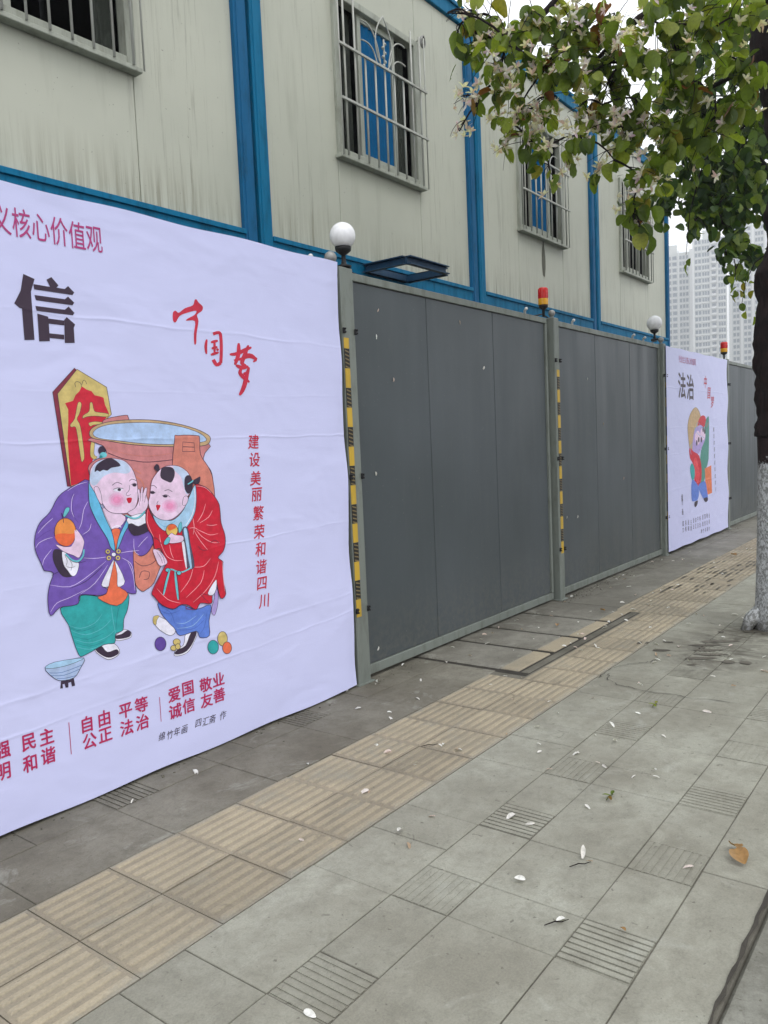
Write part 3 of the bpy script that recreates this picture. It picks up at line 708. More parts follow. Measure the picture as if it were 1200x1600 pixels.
def picture_one(parent):
    p = Print(); S = p.shape; L = p.line
    # memorial tablet
    S('A', [(225,60),(88,210),(180,800),(205,802),(245,80)], 'dred', 'ink', .9, False)
    S('A', [(240,68),(425,180),(455,350),(400,400),(330,520),(320,760),(200,800),(118,222)], 'gold', 'ink', .9, False)
    p.poly('A', [(270,175),(300,195),(330,205),(350,230),(385,238),(405,245),(415,290),(440,345),(400,400),(330,450),(330,520),(345,620),(320,680),(315,760),(202,797),(180,500),(185,400),(185,320),(165,280),(215,265),(230,230),(255,205)], 'red', False)
    S('A', [(245,278),(268,285),(255,345),(240,380),(262,430),(285,600),(278,640),(265,635),(245,500),(230,430),(205,430),(197,415),(225,375)], 'gold', 'ink', .6)
    S('A', [(320,280),(335,278),(345,320),(360,335),(430,345),(425,365),(350,360),(300,365),(275,375),(280,355),(315,330)], 'gold', 'ink', .6)
    S('A', [(312,405),(350,395),(400,400),(395,412),(345,415),(325,425)], 'gold', 'ink', .5)
    S('A', [(328,520),(350,520),(345,590),(355,610),(365,615),(355,630),(335,625),(322,600)], 'gold', 'ink', .5)
    L('A', [(232,178),(226,155),(240,145),(262,155),(268,180)], .7, 'ink'); L('A', [(300,160),(290,138),(278,140),(270,165)], .7, 'ink')
    # pot and its foot
    S('A', [(318,500),(400,545),(420,600),(330,650),(315,720),(420,900),(700,1250),(950,1250),(1080,900),(1090,780),(1075,700),(1030,640),(1040,590),(1060,530),(800,480)], 'pot', 'ink')
    S('C', [(592,0),(598,120),(606,190),(640,225),(665,215),(705,180),(742,90),(775,30),(700,-30)], 'pot2', 'ink')
    L('C', [(600,60),(640,85),(690,75),(720,50)], .8, 'ink'); L('C', [(625,150),(640,115),(680,120),(675,155),(650,160)], .8, 'ink')
    S('A', [(400,405),(420,378),(540,355),(558,365),(555,390),(450,405)], 'pot', 'ink')
    S('A', [(315,470),(340,430),(420,400),(540,385),(700,385),(850,405),(980,440),(1060,480),(1072,510),(1050,540),(980,550),(850,552),(700,548),(550,535),(430,515),(340,500)], 'rim', 'ink')
    S('A', [(338,472),(370,435),(450,412),(600,401),(750,405),(900,430),(1000,465),(1045,500),(1035,520),(950,530),(800,538),(650,532),(500,515),(380,500)], 'water', 'ink', .7)
    L('A', [(430,560),(560,600),(700,610),(848,590)], .6, 'pot2'); L('A', [(430,590),(520,625),(600,640),(690,648),(850,632)], .9, 'ink')
    L('A', [(420,640),(560,680),(640,720)], 1.6, 'pot2'); L('A', [(560,720),(640,760),(660,820)], 2, 'pot2')
    S('A', [(848,510),(870,482),(985,482),(1005,500),(1010,600),(1060,680),(1088,760),(1080,900),(850,800)], 'pot2', 'ink')
    L('A', [(900,522),(970,528),(975,582),(898,582)], .9, 'ink', False, True); L('A', [(900,552),(970,555)], .9, 'ink', False)
    # left boy: trousers, shoes, robe
    S('C', [(495,470),(520,450),(545,435),(580,450),(578,480),(520,497),(495,492)], 'cream', 'ink', .6); S('C', [(497,470),(530,460),(560,440),(580,452),(572,476),(520,488),(497,486)], 'hair', None)
    S('C', [(380,550),(420,520),(490,515),(518,565),(470,600),(430,592)], 'cream', 'ink', .7); S('C', [(384,548),(415,525),(450,560),(500,545),(513,568),(470,590),(430,584)], 'hair', None)
    S('C', [(190,320),(290,285),(305,248),(400,255),(500,300),(565,240),(562,320),(540,380),(535,440),(495,460),(490,510),(430,520),(330,575),(292,575),(250,460),(235,410)], 'teal')
    for l in ([(230,410),(300,430),(380,400),(420,350)], [(245,440),(330,465),(420,430),(470,380)], [(265,490),(350,510),(440,480),(490,440)], [(275,530),(350,545),(430,515)], [(470,300),(480,380),(495,460)]): L('C', l, .8, 'aqua', taper=True)
    for l in ([(240,425),(310,445),(390,415)], [(255,470),(340,490),(430,455)], [(520,300),(505,350),(497,440)], [(262,505),(350,528),(440,498)]): L('C', l, .9, 'teal2', taper=True)
    q = (p.px('B', [(590,305),(480,340),(400,380),(300,460),(225,600),(130,700),(85,820),(85,950),(140,1080),(165,1140)]) +
         p.px('C', [(105,112),(150,125),(130,190),(120,270),(135,360),(185,315),(250,305),(290,290),(300,245),(400,248),(440,238),(447,212),(415,190),(450,120),(485,50),(510,110),(545,170),(515,190),(540,225),(605,238),(600,180),(592,60)]) +
         p.px('B', [(1010,950),(1060,1010),(1130,990),(1190,900),(1190,860),(1130,720),(960,640),(700,560)]))
    p.poly(None, q, 'purple', True, True); L(None, catmull(q, True, 3), 1.0, 'ink', False, True, raw=True)
    for l in ([(130,740),(190,700),(240,640)], [(95,860),(170,800),(230,770)], [(440,420),(430,520),(450,640),(490,700)], [(600,700),(590,770),(540,830)]): L('B', l, .9, 'purple2')
    for l in ([(110,800),(180,720),(250,660)], [(90,940),(120,890),(200,850),(250,840)], [(155,1100),(170,1040),(240,950)], [(450,430),(430,480),(425,580),(450,650)], [(580,500),(540,580),(520,700),(495,760)], [(610,710),(590,770),(530,810)],
              [(540,1030),(640,1035),(760,1020)], [(880,985),(960,970),(1060,960)], [(1010,850),(1015,960),(1060,1005)], [(1050,930),(1090,880),(1140,830)], [(900,1030),(980,1080),(1010,1170)], [(570,320),(480,345),(390,400)]): L('B', l, .8, 'fold', taper=True)
    for l in ([(130,190),(240,200),(330,150),(440,60)], [(135,340),(170,290),(240,260),(330,215)], [(300,240),(380,180),(450,80)], [(560,60),(590,130),(600,220)]): L('C', l, .8, 'fold', taper=True)
    for l in ([(240,210),(330,170),(420,90)], [(240,1195),(400,1110),(560,1060)]): L('C' if l[0][0] == 240 and l[0][1] == 210 else 'B', l, .9, 'ink', taper=True)
    S('C', [(485,60),(515,120),(505,190),(562,240),(500,305),(395,262),(440,240),(455,190)], 'orange', 'ink', .7)
    S('C', [(485,50),(462,160),(452,200),(415,190),(450,110)], 'cream', 'ink', .6); S('C', [(490,55),(545,170),(505,200),(502,130)], 'cream', 'ink', .6)
    S('B', [(720,560),(760,700),(800,760),(880,740),(930,640)], 'skin', 'ink', .6); S('B', [(700,540),(745,640),(800,760),(790,790),(730,660),(695,580)], 'cream', 'ink', .5)
    S('B', [(805,765),(880,762),(862,860),(835,962),(815,850)], 'orange', 'ink', .6)
    L('B', [(800,752),(850,728),(890,742)], 1.4, 'cream')
    S('B', [(588,305),(640,380),(690,520),(740,650),(800,780),(828,900),(830,965),(790,930),(760,850),(680,720),(620,600),(590,500)], 'cyan')
    S('B', [(960,650),(900,760),(860,860),(848,965),(880,900),(925,790),(985,690)], 'cyan')
    # head
    S('B', [(595,250),(605,195),(650,135),(740,100),(830,98),(920,120),(990,190),(1030,290),(1045,380),(1045,480),(1020,560),(960,605),(880,614),(800,606),(750,575),(715,520),(650,430),(620,380),(595,330)], 'skin', 'ink', .7)
    p.poly('B', [(602,330),(601,250),(650,142),(740,108),(830,106),(920,128),(980,200),(940,240),(820,230),(720,270),(650,350)], 'scalp')
    p.poly('B', [(640,225),(655,165),(700,125),(760,98),(820,105),(885,165),(800,185),(760,212),(720,205),(690,222),(665,210)], 'hair')
    p.ell('B', (712,22), 36, 40, 'hair'); p.ell('B', (725,65), 34, 26, 'aqua'); p.ell('B', (700,85), 16, 14, 'teal2')
    S('B', [(635,375),(672,365),(700,430),(712,525),(690,515),(655,445)], 'skin', 'ink', .6)
    for r, c in ((80, 'blush1'), (60, 'blush2'), (38, 'blush3')): p.ell('B', (850, 485), r, r*.85, c)
    p.poly('B', [(820,392),(860,378),(908,382),(875,408),(835,405)], 'cream'); p.ell('B', (872,391), 17, 13, 'hair'); L('B', [(815,388),(858,374),(910,380)], .8, 'ink')
    p.ell('B', (1014,348), 20, 14, 'hair'); L('B', [(985,345),(1012,330),(1040,342)], .7, 'ink')
    L('B', [(805,350),(850,322),(898,340)], .8, 'ink'); L('B', [(965,312),(990,292),(1030,305)], .8, 'ink'); L('B', [(968,350),(965,395),(935,432),(955,448),(978,436)], .6, 'ink')
    S('B', [(940,475),(962,465),(990,470),(982,508),(960,518),(948,500)], 'lip', None)
    # raised hand
    S('B', [(950,605),(1010,570),(1045,520),(1052,470),(1042,400),(1060,385),(1068,430),(1080,370),(1095,372),(1092,430),(1112,375),(1132,378),(1125,440),(1142,500),(1132,560),(1080,625),(1000,640)], 'skin', 'ink', .6)
    for l in ([(1068,430),(1072,500)], [(1092,430),(1092,500)], [(1055,470),(1062,540)], [(1120,440),(1108,510)]): L('B', l, .5, 'ink')
    S('B', [(950,655),(1110,610),(1132,710),(1030,765),(965,720)], 'cream', 'ink', .6); L('B', [(930,630),(1000,658),(1060,645),(1112,592)], 2.4, 'aqua'); L('B', [(930,640),(1000,668),(1065,655),(1118,600)], .6, 'ink')
    S('B', [(950,735),(985,705),(1050,732),(1130,702),(1142,780),(1010,822)], 'hair', None)
    # hand with the orange
    S('B', [(265,950),(335,965),(340,1050),(400,1150),(440,1200),(345,1205),(275,1110),(248,1020)], 'hair', None); S('B', [(335,975),(380,990),(430,1060),(495,1080),(472,1180),(430,1200),(390,1150),(350,1090)], 'cream', 'ink', .6)
    for l in ([(360,1000),(385,1060),(370,1110)], [(400,1040),(430,1090),(420,1150)], [(375,1110),(420,1120),(460,1110)]): L('B', l, .6, 'ink', taper=True)
    S('B', [(275,905),(360,925),(430,915),(468,850),(450,760),(480,770),(535,850),(540,910),(500,1025),(440,1005),(350,970)], 'skin', 'ink', .6)
    p.ell('B', (366,788), 102, 132, 'fruit1', 'ink'); p.poly('B', [(270,820),(330,800),(420,805),(460,800),(440,880),(390,918),(330,908),(285,870)], 'fruit2')
    p.poly('B', [(452,770),(470,790),(480,860),(440,920),(420,925),(455,860)], 'skin'); L('B', [(350,700),(345,660),(330,610)], .9, 'ink'); S('B', [(345,630),(368,565),(402,558),(400,592),(362,645)], 'aqua', 'ink', .6)
    L('B', [(370,992),(430,1050),(490,1058),(532,1012),(540,950)], 2.6, 'aqua'); L('B', [(365,1000),(428,1060),(495,1070),(542,1015)], .6, 'ink')
    for c, r in (((765,970), 24), ((865,968), 24), ((775,1030), 24), ((860,1030), 24)): p.ell('B', c, r, r, 'gold', 'ink'); p.ell('B', c, r*.4, r*.4, 'purple2')
    p.ell('B', (820,998), 22, 20, 'cream', 'ink')
    # right boy
    S('C', [(705,395),(712,362),(745,368),(820,412),(822,455),(790,468),(735,435)], 'cream', 'ink', .7); S('C', [(703,400),(705,365),(735,360),(722,385),(718,410)], 'gold', 'ink', .5)
    S('C', [(818,578),(830,545),(870,520),(885,455),(945,450),(925,510),(895,560),(850,580)], 'cream', 'ink', .6); S('C', [(820,570),(835,548),(880,525),(910,455),(942,452),(922,508),(890,553),(850,572)], 'hair', None)
    S('C', [(730,285),(810,325),(860,300),(940,325),(1020,300),(1010,390),(1012,470),(960,480),(940,445),(850,470),(820,430),(790,400),(745,345)], 'blue')
    for l in ([(760,320),(800,345),(820,400)], [(850,440),(930,430),(985,380)], [(960,460),(985,420),(1000,330)], [(740,330),(790,350),(850,330)]): L('C', l, .8, 'blue2', taper=True)
    for l in ([(835,430),(920,415),(980,350)], [(830,400),(880,400),(940,360)]): L('C', l, .7, 'scarf', taper=True)
    S('C', [(1042,190),(1060,225),(1058,300),(1040,358),(1022,330),(1040,260)], 'lilac', 'ink', .6)
    q = (p.px('D', [(690,385),(740,385),(830,430),(930,560),(950,650),(962,780),(1000,900),(1005,1000),(980,1080),(930,1140),(978,1180)]) +
         p.px('C', [(1083,80),(1085,160),(1100,240),(1070,262),(1045,170),(1025,245),(1020,292),(960,290),(935,326),(890,300),(850,300),(810,322),(750,302),(705,255),(692,230),(730,150),(765,85)]) +
         p.px('D', [(390,1190),(330,1050),(268,1050),(250,920),(200,850),(175,740),(200,620),(260,740),(400,870),(600,800),(680,600)]))
    p.poly(None, q, 'red', True, True); L(None, catmull(q, True, 3), 1.0, 'ink', False, True, raw=True)
    S('C', [(1000,235),(1045,160),(1048,205),(1030,245)], 'cream', 'ink', .6)
    for l in ([(800,580),(770,680),(715,770)], [(870,650),(830,720),(740,780)], [(920,798),(860,806),(810,800)], [(700,840),(760,870),(850,905),(930,890)], [(700,850),(760,920),(860,980),(945,985)], [(680,860),(740,960),(820,1060)], [(665,720),(680,820),(670,900)], [(425,1010),(440,1090),(465,1150)],
              [(200,640),(190,760),(230,870),(260,930)], [(350,1040),(400,1130),(480,1170),(560,1170)], [(680,1240),(780,1230),(850,1150)], [(320,900),(330,980),(360,1060)], [(700,395),(790,410),(860,470)], [(630,835),(680,830),(720,850)]): L('D', l, .9, 'redfold', taper=True)
    for l in ([(1060,60),(1040,140),(990,220),(920,285)], [(980,110),(960,180),(880,260)], [(1080,60),(1085,140),(1095,225)], [(720,210),(780,270),(850,290)], [(920,90),(900,160),(850,230)]): L('C', l, .9, 'redfold', taper=True)
    for l in ([(950,700),(960,780),(995,880)], [(260,930),(300,950),(340,1000)], [(720,1020),(760,1060),(820,1062)], [(850,985),(900,960),(940,990)]): L('D', l, 1.2, 'dred', taper=True)
    for l in ([(890,300),(880,320),(930,326)], [(1020,250),(960,240),(1010,290)], [(760,90),(730,160),(700,230)]): L('C', l, 1.1, 'dred', taper=True)
    S('D', [(692,385),(640,480),(570,640),(490,730),(420,755),(300,730),(250,700),(290,790),(375,865),(440,810),(560,850),(620,800),(680,690),(702,560)], 'scarf', 'ink', .7)
    L('D', [(680,420),(690,540),(660,690),(590,810)], 1.1, 'cream'); L('D', [(300,770),(370,820),(420,800),(480,760)], .7, 'cyan')
    # hand and peach
    S('D', [(250,1060),(300,1060),(350,1100),(400,1180),(380,1215),(320,1225),(280,1150)], 'skin', 'ink', .5); L('D', [(290,1080),(330,1140),(350,1200)], .5, 'ink'); L('D', [(320,1080),(360,1140),(370,1200)], .5, 'ink')
    S('D', [(555,850),(610,832),(640,1000),(682,1235),(600,1235),(582,1050)], 'grey', 'ink', .6); p.poly('D', [(570,855),(600,845),(625,1000),(655,1230),(635,1235),(600,1030)], 'scarf'); S('D', [(550,985),(578,990),(602,1225),(588,1230)], 'cream', None)
    p.ell('D', (447,857), 62, 67, 'yel', 'ink'); p.poly('D', [(400,830),(430,795),(480,800),(490,830),(450,850),(420,860)], 'fruit2')
    S('D', [(400,935),(440,885),(480,905),(560,915),(562,970),(470,992),(410,985)], 'skin', 'ink', .6); S('D', [(515,810),(545,768),(550,850),(520,885)], 'aqua', 'ink', .5); S('D', [(362,985),(398,930),(430,940),(412,992),(375,1008)], 'aqua', 'ink', .5)
    # head
    S('D', [(225,430),(240,340),(290,260),(350,205),(430,182),(520,190),(600,240),(640,300),(665,360),(650,450),(612,505),(590,600),(530,680),(440,745),(340,747),(262,702),(215,625),(202,560),(218,500)], 'skin', 'ink', .7)
    p.poly('D', [(460,190),(520,196),(598,246),(635,305),(655,370),(640,450),(600,480),(570,400),(540,300),(480,240)], 'scalp')
    p.poly('D', [(330,240),(350,205),(400,195),(450,205),(475,240),(472,300),(440,358),(390,345),(332,310)], 'hair'); p.poly('D', [(578,330),(600,288),(640,290),(662,350),(655,430),(620,478),(582,430)], 'hair')
    p.poly('D', [(262,200),(285,168),(310,180),(320,222),(302,246),(272,225)], 'hair'); p.poly('D', [(660,345),(700,318),(742,298),(738,350),(715,378),(672,370)], 'hair'); L('D', [(612,378),(655,350),(668,335)], 1.8, 'aqua')
    S('D', [(568,515),(600,500),(617,530),(595,590),(558,592)], 'skin', 'ink', .6)
    for r, c in ((84, 'blush1'), (62, 'blush2'), (38, 'blush3')): p.ell('D', (425, 605), r, r*.85, c)
    p.ell('D', (245,465), 24, 14, 'hair'); p.ell('D', (378,503), 24, 13, 'hair'); L('D', [(345,500),(385,485),(430,512)], .7, 'ink'); L('D', [(225,452),(250,448),(275,470)], .6, 'ink')
    L('D', [(230,395),(262,392),(290,418)], .8, 'ink'); L('D', [(370,447),(410,434),(452,456)], .8, 'ink'); L('D', [(305,550),(290,585),(322,600)], .6, 'ink')
    S('D', [(280,598),(300,592),(328,598),(310,640),(295,655),(288,630)], 'lip', None)
    # sash
    L('D', [(380,1270),(440,1262),(500,1285),(560,1290),(640,1250)], 2.2, 'aqua'); p.ell('D', (405,1270), 26, 20, 'aqua', 'ink'); p.ell('D', (520,1300), 24, 22, 'aqua', 'ink')
    L('C', [(790,105),(772,170),(755,245)], 3.2, 'aqua', taper=True); L('C', [(818,115),(826,190),(836,272)], 3.6, 'aqua', taper=True); L('C', [(784,108),(764,172),(750,240)], .6, 'ink'); L('C', [(826,115),(836,190),(842,268)], .6, 'ink')
    p.ell('C', (832,505), 20, 18, 'gold', 'ink'); p.ell('C', (815,538), 17, 15, 'gold', 'ink'); p.ell('C', (838,530), 14, 16, 'gold', 'ink')
    # balls and bowl
    for c, rx, ry, k in (((742,515), 31, 38, 'purple2'), ((1085,487), 27, 40, 'gold'), ((1033,533), 30, 38, 'teal'), ((1110,537), 25, 33, 'orange')): p.ell('C', c, rx, ry, k, 'ink'); p.ell('C', c, rx*.5, ry*.5, k)
    S('C', [(195,716),(265,704),(272,745),(255,750),(250,725),(235,730),(235,755),(220,757),(215,735),(203,738),(205,760),(190,762)], 'hair', None, smooth=False)
    S('C', [(105,645),(200,612),(320,592),(300,650),(265,702),(195,718),(150,700)], 'bowl'); S('C', [(105,645),(160,615),(320,592),(240,630),(150,650)], 'scarf', 'ink', .6)
    for l in ([(125,675),(200,672),(308,632)], [(140,690),(210,688),(295,655)], [(170,706),(220,704),(275,690)]): L('C', l, 1.0, 'bowl2')
    p.build('painted_picture', parent, COLS)

def glyph(ch, size, bold=0.0):
    cu = bpy.data.curves.new('t', 'FONT'); cu.body = ch; cu.size = 1;  cu.align_x = 'CENTER'; cu.resolution_u = 3
    ob = bpy.data.objects.new('t', cu); col.objects.link(ob)
    dg = bpy.context.evaluated_depsgraph_get(); me = bpy.data.meshes.new_from_object(ob.evaluated_get(dg))
    vs = [v.co.copy() for v in me.vertices]; fs = [tuple(p.vertices) for p in me.polygons]
    bpy.data.objects.remove(ob); bpy.data.meshes.remove(me)
    return vs, fs
_G = {}
def put(mb_, ch, X, Z, w_, h_, bold=0.0, shear=0.0, y=-.0016, mi=0):
    if ch not in _G: _G[ch] = glyph(ch, 1)
    vs, fs = _G[ch]
    if not vs: return
    # scale the em square, not the ink box, so thin and wide characters keep their proportions
    x0, x1 = min(v.x for v in vs), max(v.x for v in vs); y0, y1 = min(v.y for v in vs), max(v.y for v in vs)
    cx, cy = (x0+x1)/2, (y0+y1)/2; em = .92
    steps = [(0, 0)] if not bold else [(0, 0), (1, .5), (-1, -.5), (.5, -1), (-.5, 1)]
    for k, (ax, az) in enumerate(steps):      # thickened by overprinting, each pass a hair higher
        out = [(X + ((v.x-cx)/em + ax*bold)*w_ + shear*(v.y-cy)*h_, y - .00012*k, Z + ((v.y-cy)/em + az*bold)*h_) for v in vs]
        mb_.add(out, fs, mi)
def put_px(mb_, ch, px, py, wpx, hpx, bold=0, shear=0):
    c = at(px, py, Y=YB); h = (at(px, py-hpx/2, Y=YB) - at(px, py+hpx/2, Y=YB)).z; wd = (at(px+wpx/2, py, Y=YB) - at(px-wpx/2, py, Y=YB)).x
    put(mb_, ch, c.x, c.z, wd, h, bold, shear)
def off(o, parent): o.location = Vector((0, YB, 0)) - parent.location; return o

def heavy_xin(mb_, K):
    for q in ([(180,740),(268,780),(240,880),(268,1255),(190,1257),(170,1010),(150,1005),(110,970),(160,870)], [(260,820),(390,842),(362,785),(400,765),(455,830),(440,848),(505,858),(530,835),(578,885),(565,905),(265,860)],
              [(268,905),(505,938),(530,917),(578,965),(565,985),(280,945)], [(275,990),(505,1020),(535,995),(580,1045),(568,1063),(285,1028)], [(290,1050),(375,1075),(380,1130),(388,1265),(305,1267)],
              [(375,1088),(500,1105),(500,1142),(378,1128)], [(384,1204),(500,1216),(500,1252),(387,1240)], [(500,1100),(520,1078),(585,1135),(575,1160),(582,1278),(505,1280)]):
        P2 = [K(a, b) for a, b in q]; v3 = [Vector((x, z, 0)) for x, z in P2]
        mb_.add([(x, -.0016, z) for x, z in P2], [t for t in tessellate_polygon([v3])])
def dream(p, T=None):
    """brush written characters, traced stroke by stroke"""
    S, L = (lambda pts, : p.poly('G', pts, 'brush')), (lambda pts, w_, t=True: p.line('G', pts, w_, 'brush', taper=t))
    S([(92,150),(105,140),(120,150),(150,128),(188,114),(197,88),(206,86),(215,100),(235,120),(232,140),(208,160),(215,190),(206,250),(204,296),(195,300),(193,250),(198,190),(155,188),(168,175),(196,160),(204,140),(160,150),(125,165),(106,195),(93,188)])
    L([(255,278),(250,310),(253,348)], 4.4); L([(285,252),(312,245),(322,262),(325,330),(322,392)], 4.9, False); L([(275,292),(308,284)], 4.4); L([(292,285),(292,345)], 3.9); L([(278,322),(306,314)], 4.2); L([(274,352),(312,340)], 4.4)
    L([(286,375),(302,400),(322,390)], 5.5, False); L([(303,322),(310,332)], 3.9)
    L([(365,350),(400,347),(440,328),(470,316)], 6.0); L([(408,296),(407,350),(390,400)], 6.5); L([(385,378),(420,372),(458,360),(492,372),(478,386)], 5.2); L([(455,306),(438,350),(424,392),(445,405)], 6.5); L([(395,402),(425,414),(455,408)], 6.0)
    L([(425,412),(414,438),(436,465),(460,484)], 6.0); L([(458,412),(448,445),(438,490),(425,525),(412,546)], 7.0); L([(440,350),(470,356),(492,375)], 5.5); L([(430,445),(450,440)], 5.2)
COLS['brush'] = (178, 32, 58)
# ---- near banner
b1 = thing('banner', 'large white printed banner at the left with two folk art children and a vat', 'banner', (0.55, YB, 0))
vinyl_sheet(0.55, 3.600, 0.012, 2.512, 1).build('sheet', M['vinyl'], b1).location = -b1.location
picture_one(b1)
pd = Print(); dream(pd); o = pd.build('brush_lettering', b1, COLS)
for m_ in o.data.materials: pass
mk = m_print('magenta', (160, 50, 110)); mr = m_print('crimson', (166, 34, 84)); mk2 = m_print('blacktext', (50, 34, 52)); mr2 = m_print('brushred', (178, 32, 58))
P0, P1 = at(33, 349, Y=YB), at(147, 374, Y=YB); dx = (P1.x-P0.x)/4
for k, ch in enumerate('社会主义核心价值观'):
    mb = MB(); put(mb, ch, P1.x - (8-k)*dx, P0.z + (P1.z-P0.z)*(4-(8-k))/4, dx*.92, .11, .003); off(mb.build('heading_character', mk, b1), b1)
K = lambda a, b: (lambda v: (v.x, v.z))(at(a*.2, 280 + b*.2, Y=YB))
mb = MB(); heavy_xin(mb, K); off(mb.build('title_character', mk2, b1), b1); mb = MB(); c = at(70, 485, Y=YB); put(mb, '诚', c.x - .40, c.z, .36, .33, .025); off(mb.build('title_character', mk2, b1), b1)
for ch, (a, b) in zip('建设美丽繁荣和谐四川', [(480,770),(485,856),(490,945),(495,1023),(503,1112),(507,1202),(513,1286),(517,1370),(520,1450),(530,1535)]):
    mb = MB(); put_px(mb, ch, 240 + a*.325, 440 + b*.325, 16, 22, .012, .16); off(mb.build('vertical_character', mr2, b1), b1)
W1 = dict(强=(12,892), 民=(128,855), 主=(208,830), 自=(388,775), 由=(465,748), 平=(560,715), 等=(630,688), 爱=(777,642), 国=(838,615), 敬=(918,598), 业=(975,575), 明=(15,987), 和=(133,950), 谐=(215,915), 公=(400,850), 正=(470,822), 法=(565,790), 治=(635,765), 诚=(782,717), 信=(842,692), 友=(922,668), 善=(978,645))
for ch, (a, b) in W1.items():
    k = 1 - .22*(a/1000); mb = MB(); put_px(mb, ch, a*.35, 860 + b*.35, 24*k*.98, 27*k, .022); off(mb.build('slogan_character', mr, b1), b1)
for ch, (a, b) in dict(富=(-75,925), 文=(-72,1020)).items(): mb = MB(); put_px(mb, ch, a*.35, 860+b*.35, 24, 28, .022); off(mb.build('slogan_character', mr, b1), b1)
for ch, (a, b) in zip('绵竹年画四汇斋作', [(722,830),(758,822),(790,808),(823,798),(885,770),(918,763),(948,752),(995,735)]): mb = MB(); put_px(mb, ch, a*.35, 860 + b*.35, 10, 13, .0, .25); off(mb.build('signature_character', mk2, b1), b1)
for (a, b, c_, d) in ((305, 768, 312, 912), (710, 655, 716, 765)):
    p0, p1 = at(a*.35, 860+b*.35, Y=YB), at(c_*.35, 860+d*.35, Y=YB); mb = MB(); mb.add([(p0.x, -.0016, p0.z), (p0.x+.003, -.0016, p0.z), (p0.x+.003, -.0016, p1.z), (p0.x, -.0016, p1.z)], [(0, 1, 2, 3)]); off(mb.build('divider_line', mr, b1), b1)
# ---- far banner
b2 = thing('banner', 'far white printed banner beyond the bare hoarding with two small painted figures', 'banner', (9.53, YB, 0))
vinyl_sheet(9.515, 12.33, 0.04, 2.475, 5).build('sheet', M['vinyl'], b2).location = -b2.location
def EX(a, b): v = at(1060 + a*.2, 540 + b*.2, Y=YB); return v
p = Print(); S = p.shape
S('E', [(75,700),(72,620),(90,540),(120,490),(145,488),(170,540),(185,640),(165,760),(120,830),(90,810)], 'tan', 'ink', .3)
S('E', [(150,620),(165,565),(190,545),(210,560),(215,610),(190,640)], 'red', None); S('E', [(210,600),(225,560),(238,570),(238,760),(232,900),(210,950),(180,800)], 'green', None)
S('E', [(115,720),(130,650),(170,620),(200,650),(210,720),(180,800),(150,850),(110,830)], 'lilac', None); p.ell('E', (150,720), 22, 55, 'skin'); p.ell('E', (190,690), 20, 50, 'skin')
for c in ((158,735), (192,655), (142,760), (205,670), (178,735)): p.ell('E', c, 6, 22, 'hair')
S('E', [(175,820),(225,790),(235,880),(215,960),(200,1060),(170,1060)], 'green', None)
S('E', [(85,800),(120,830),(160,860),(180,960),(175,1060),(150,1100),(125,1060),(115,930),(90,880)], 'red', None); S('E', [(120,900),(140,880),(165,1000),(150,1080),(130,1020)], 'red2', None)
S('E', [(90,960),(105,920),(125,960),(125,1030),(105,1050)], 'teal', None); S('E', [(205,960),(255,935),(262,1150),(215,1170)], 'orange2', None, smooth=False)
S('E', [(105,1050),(150,1090),(160,1150),(150,1200),(125,1215),(102,1200)], 'blue', None); S('E', [(155,1090),(205,1060),(222,1130),(228,1190),(200,1200),(170,1150)], 'blue', None)
S('E', [(125,1225),(150,1210),(145,1245),(128,1262)], 'hair', None); S('E', [(195,1195),(225,1185),(228,1210),(210,1222)], 'hair', None)
for l in ([(130,660),(150,600),(180,640)], [(110,760),(90,800),(100,850)]): p.line('E', l, .5, 'cyan')
p.line('E', [(215,640),(235,600)], .5, 'red'); p.line('E', [(120,640),(150,690),(200,720)], .5, 'cyan')
p.build('painted_picture', b2, COLS)
def line_of(mb_, s, a0, z0, a1, z1, w_, h_, bold=0):
    n = max(1, len(s)-1); p0, p1 = EX(a0, z0), EX(a1, z1)
    for k, ch in enumerate(s):
        t = k/n; put(mb_, ch, p0.x + (p1.x-p0.x)*t, p0.z + (p1.z-p0.z)*t, w_, h_, bold)
mb = MB(); line_of(mb, '社会主义核心价值观', 10, 103, 128, 130, .08, .085, 0); tag(off(mb.build('heading_lettering', mk, b2), b2), kind='stuff')
mb = MB(); line_of(mb, '法治', 27, 312, 92, 325, .30, .31, .02); off(mb.build('title_lettering', mk2, b2), b2)
mb = MB()
for ch, a, b in (('中', 210, 285), ('国', 238, 372), ('梦', 265, 440)): v = EX(a, b); put(mb, ch, v.x, v.z, .15, .16, .008, .2)
tag(off(mb.build('brush_lettering', mr2, b2), b2), kind='stuff')
mb = MB()
for k, ch in enumerate('建设美丽繁荣和谐四川'):
    v = EX(275 + k*1.6, 655 + k*52); put(mb, ch, v.x, v.z, .05, .06, .0, .1)
tag(off(mb.build('vertical_lettering', mk2, b2), b2), kind='stuff')
mb = MB()
line_of(mb, '富强民主', 36, 1390, 98, 1378, .05, .065, .0); line_of(mb, '自由平等', 118, 1365, 168, 1352, .05, .065, .0); line_of(mb, '爱国敬业', 190, 1340, 240, 1325, .05, .065, .0)
line_of(mb, '文明和谐', 36, 1440, 98, 1425, .05, .065, .0); line_of(mb, '公正法治', 118, 1415, 168, 1400, .05, .065, .0); line_of(mb, '诚信友善', 190, 1393, 240, 1375, .05, .065, .0)
tag(off(mb.build('slogan_lettering', mk2, b2), b2), kind='stuff')
mb = MB(); line_of(mb, '绵竹年画作', 180, 1450, 240, 1430, .05, .06)
for ch, a, b in (('绵', 28, 1185), ('竹', 30, 1220), ('画', 32, 1300)): v = EX(a, b); put(mb, ch, v.x, v.z, .06, .08, .0)
tag(off(mb.build('signature_lettering', mk2, b2), b2), kind='stuff')

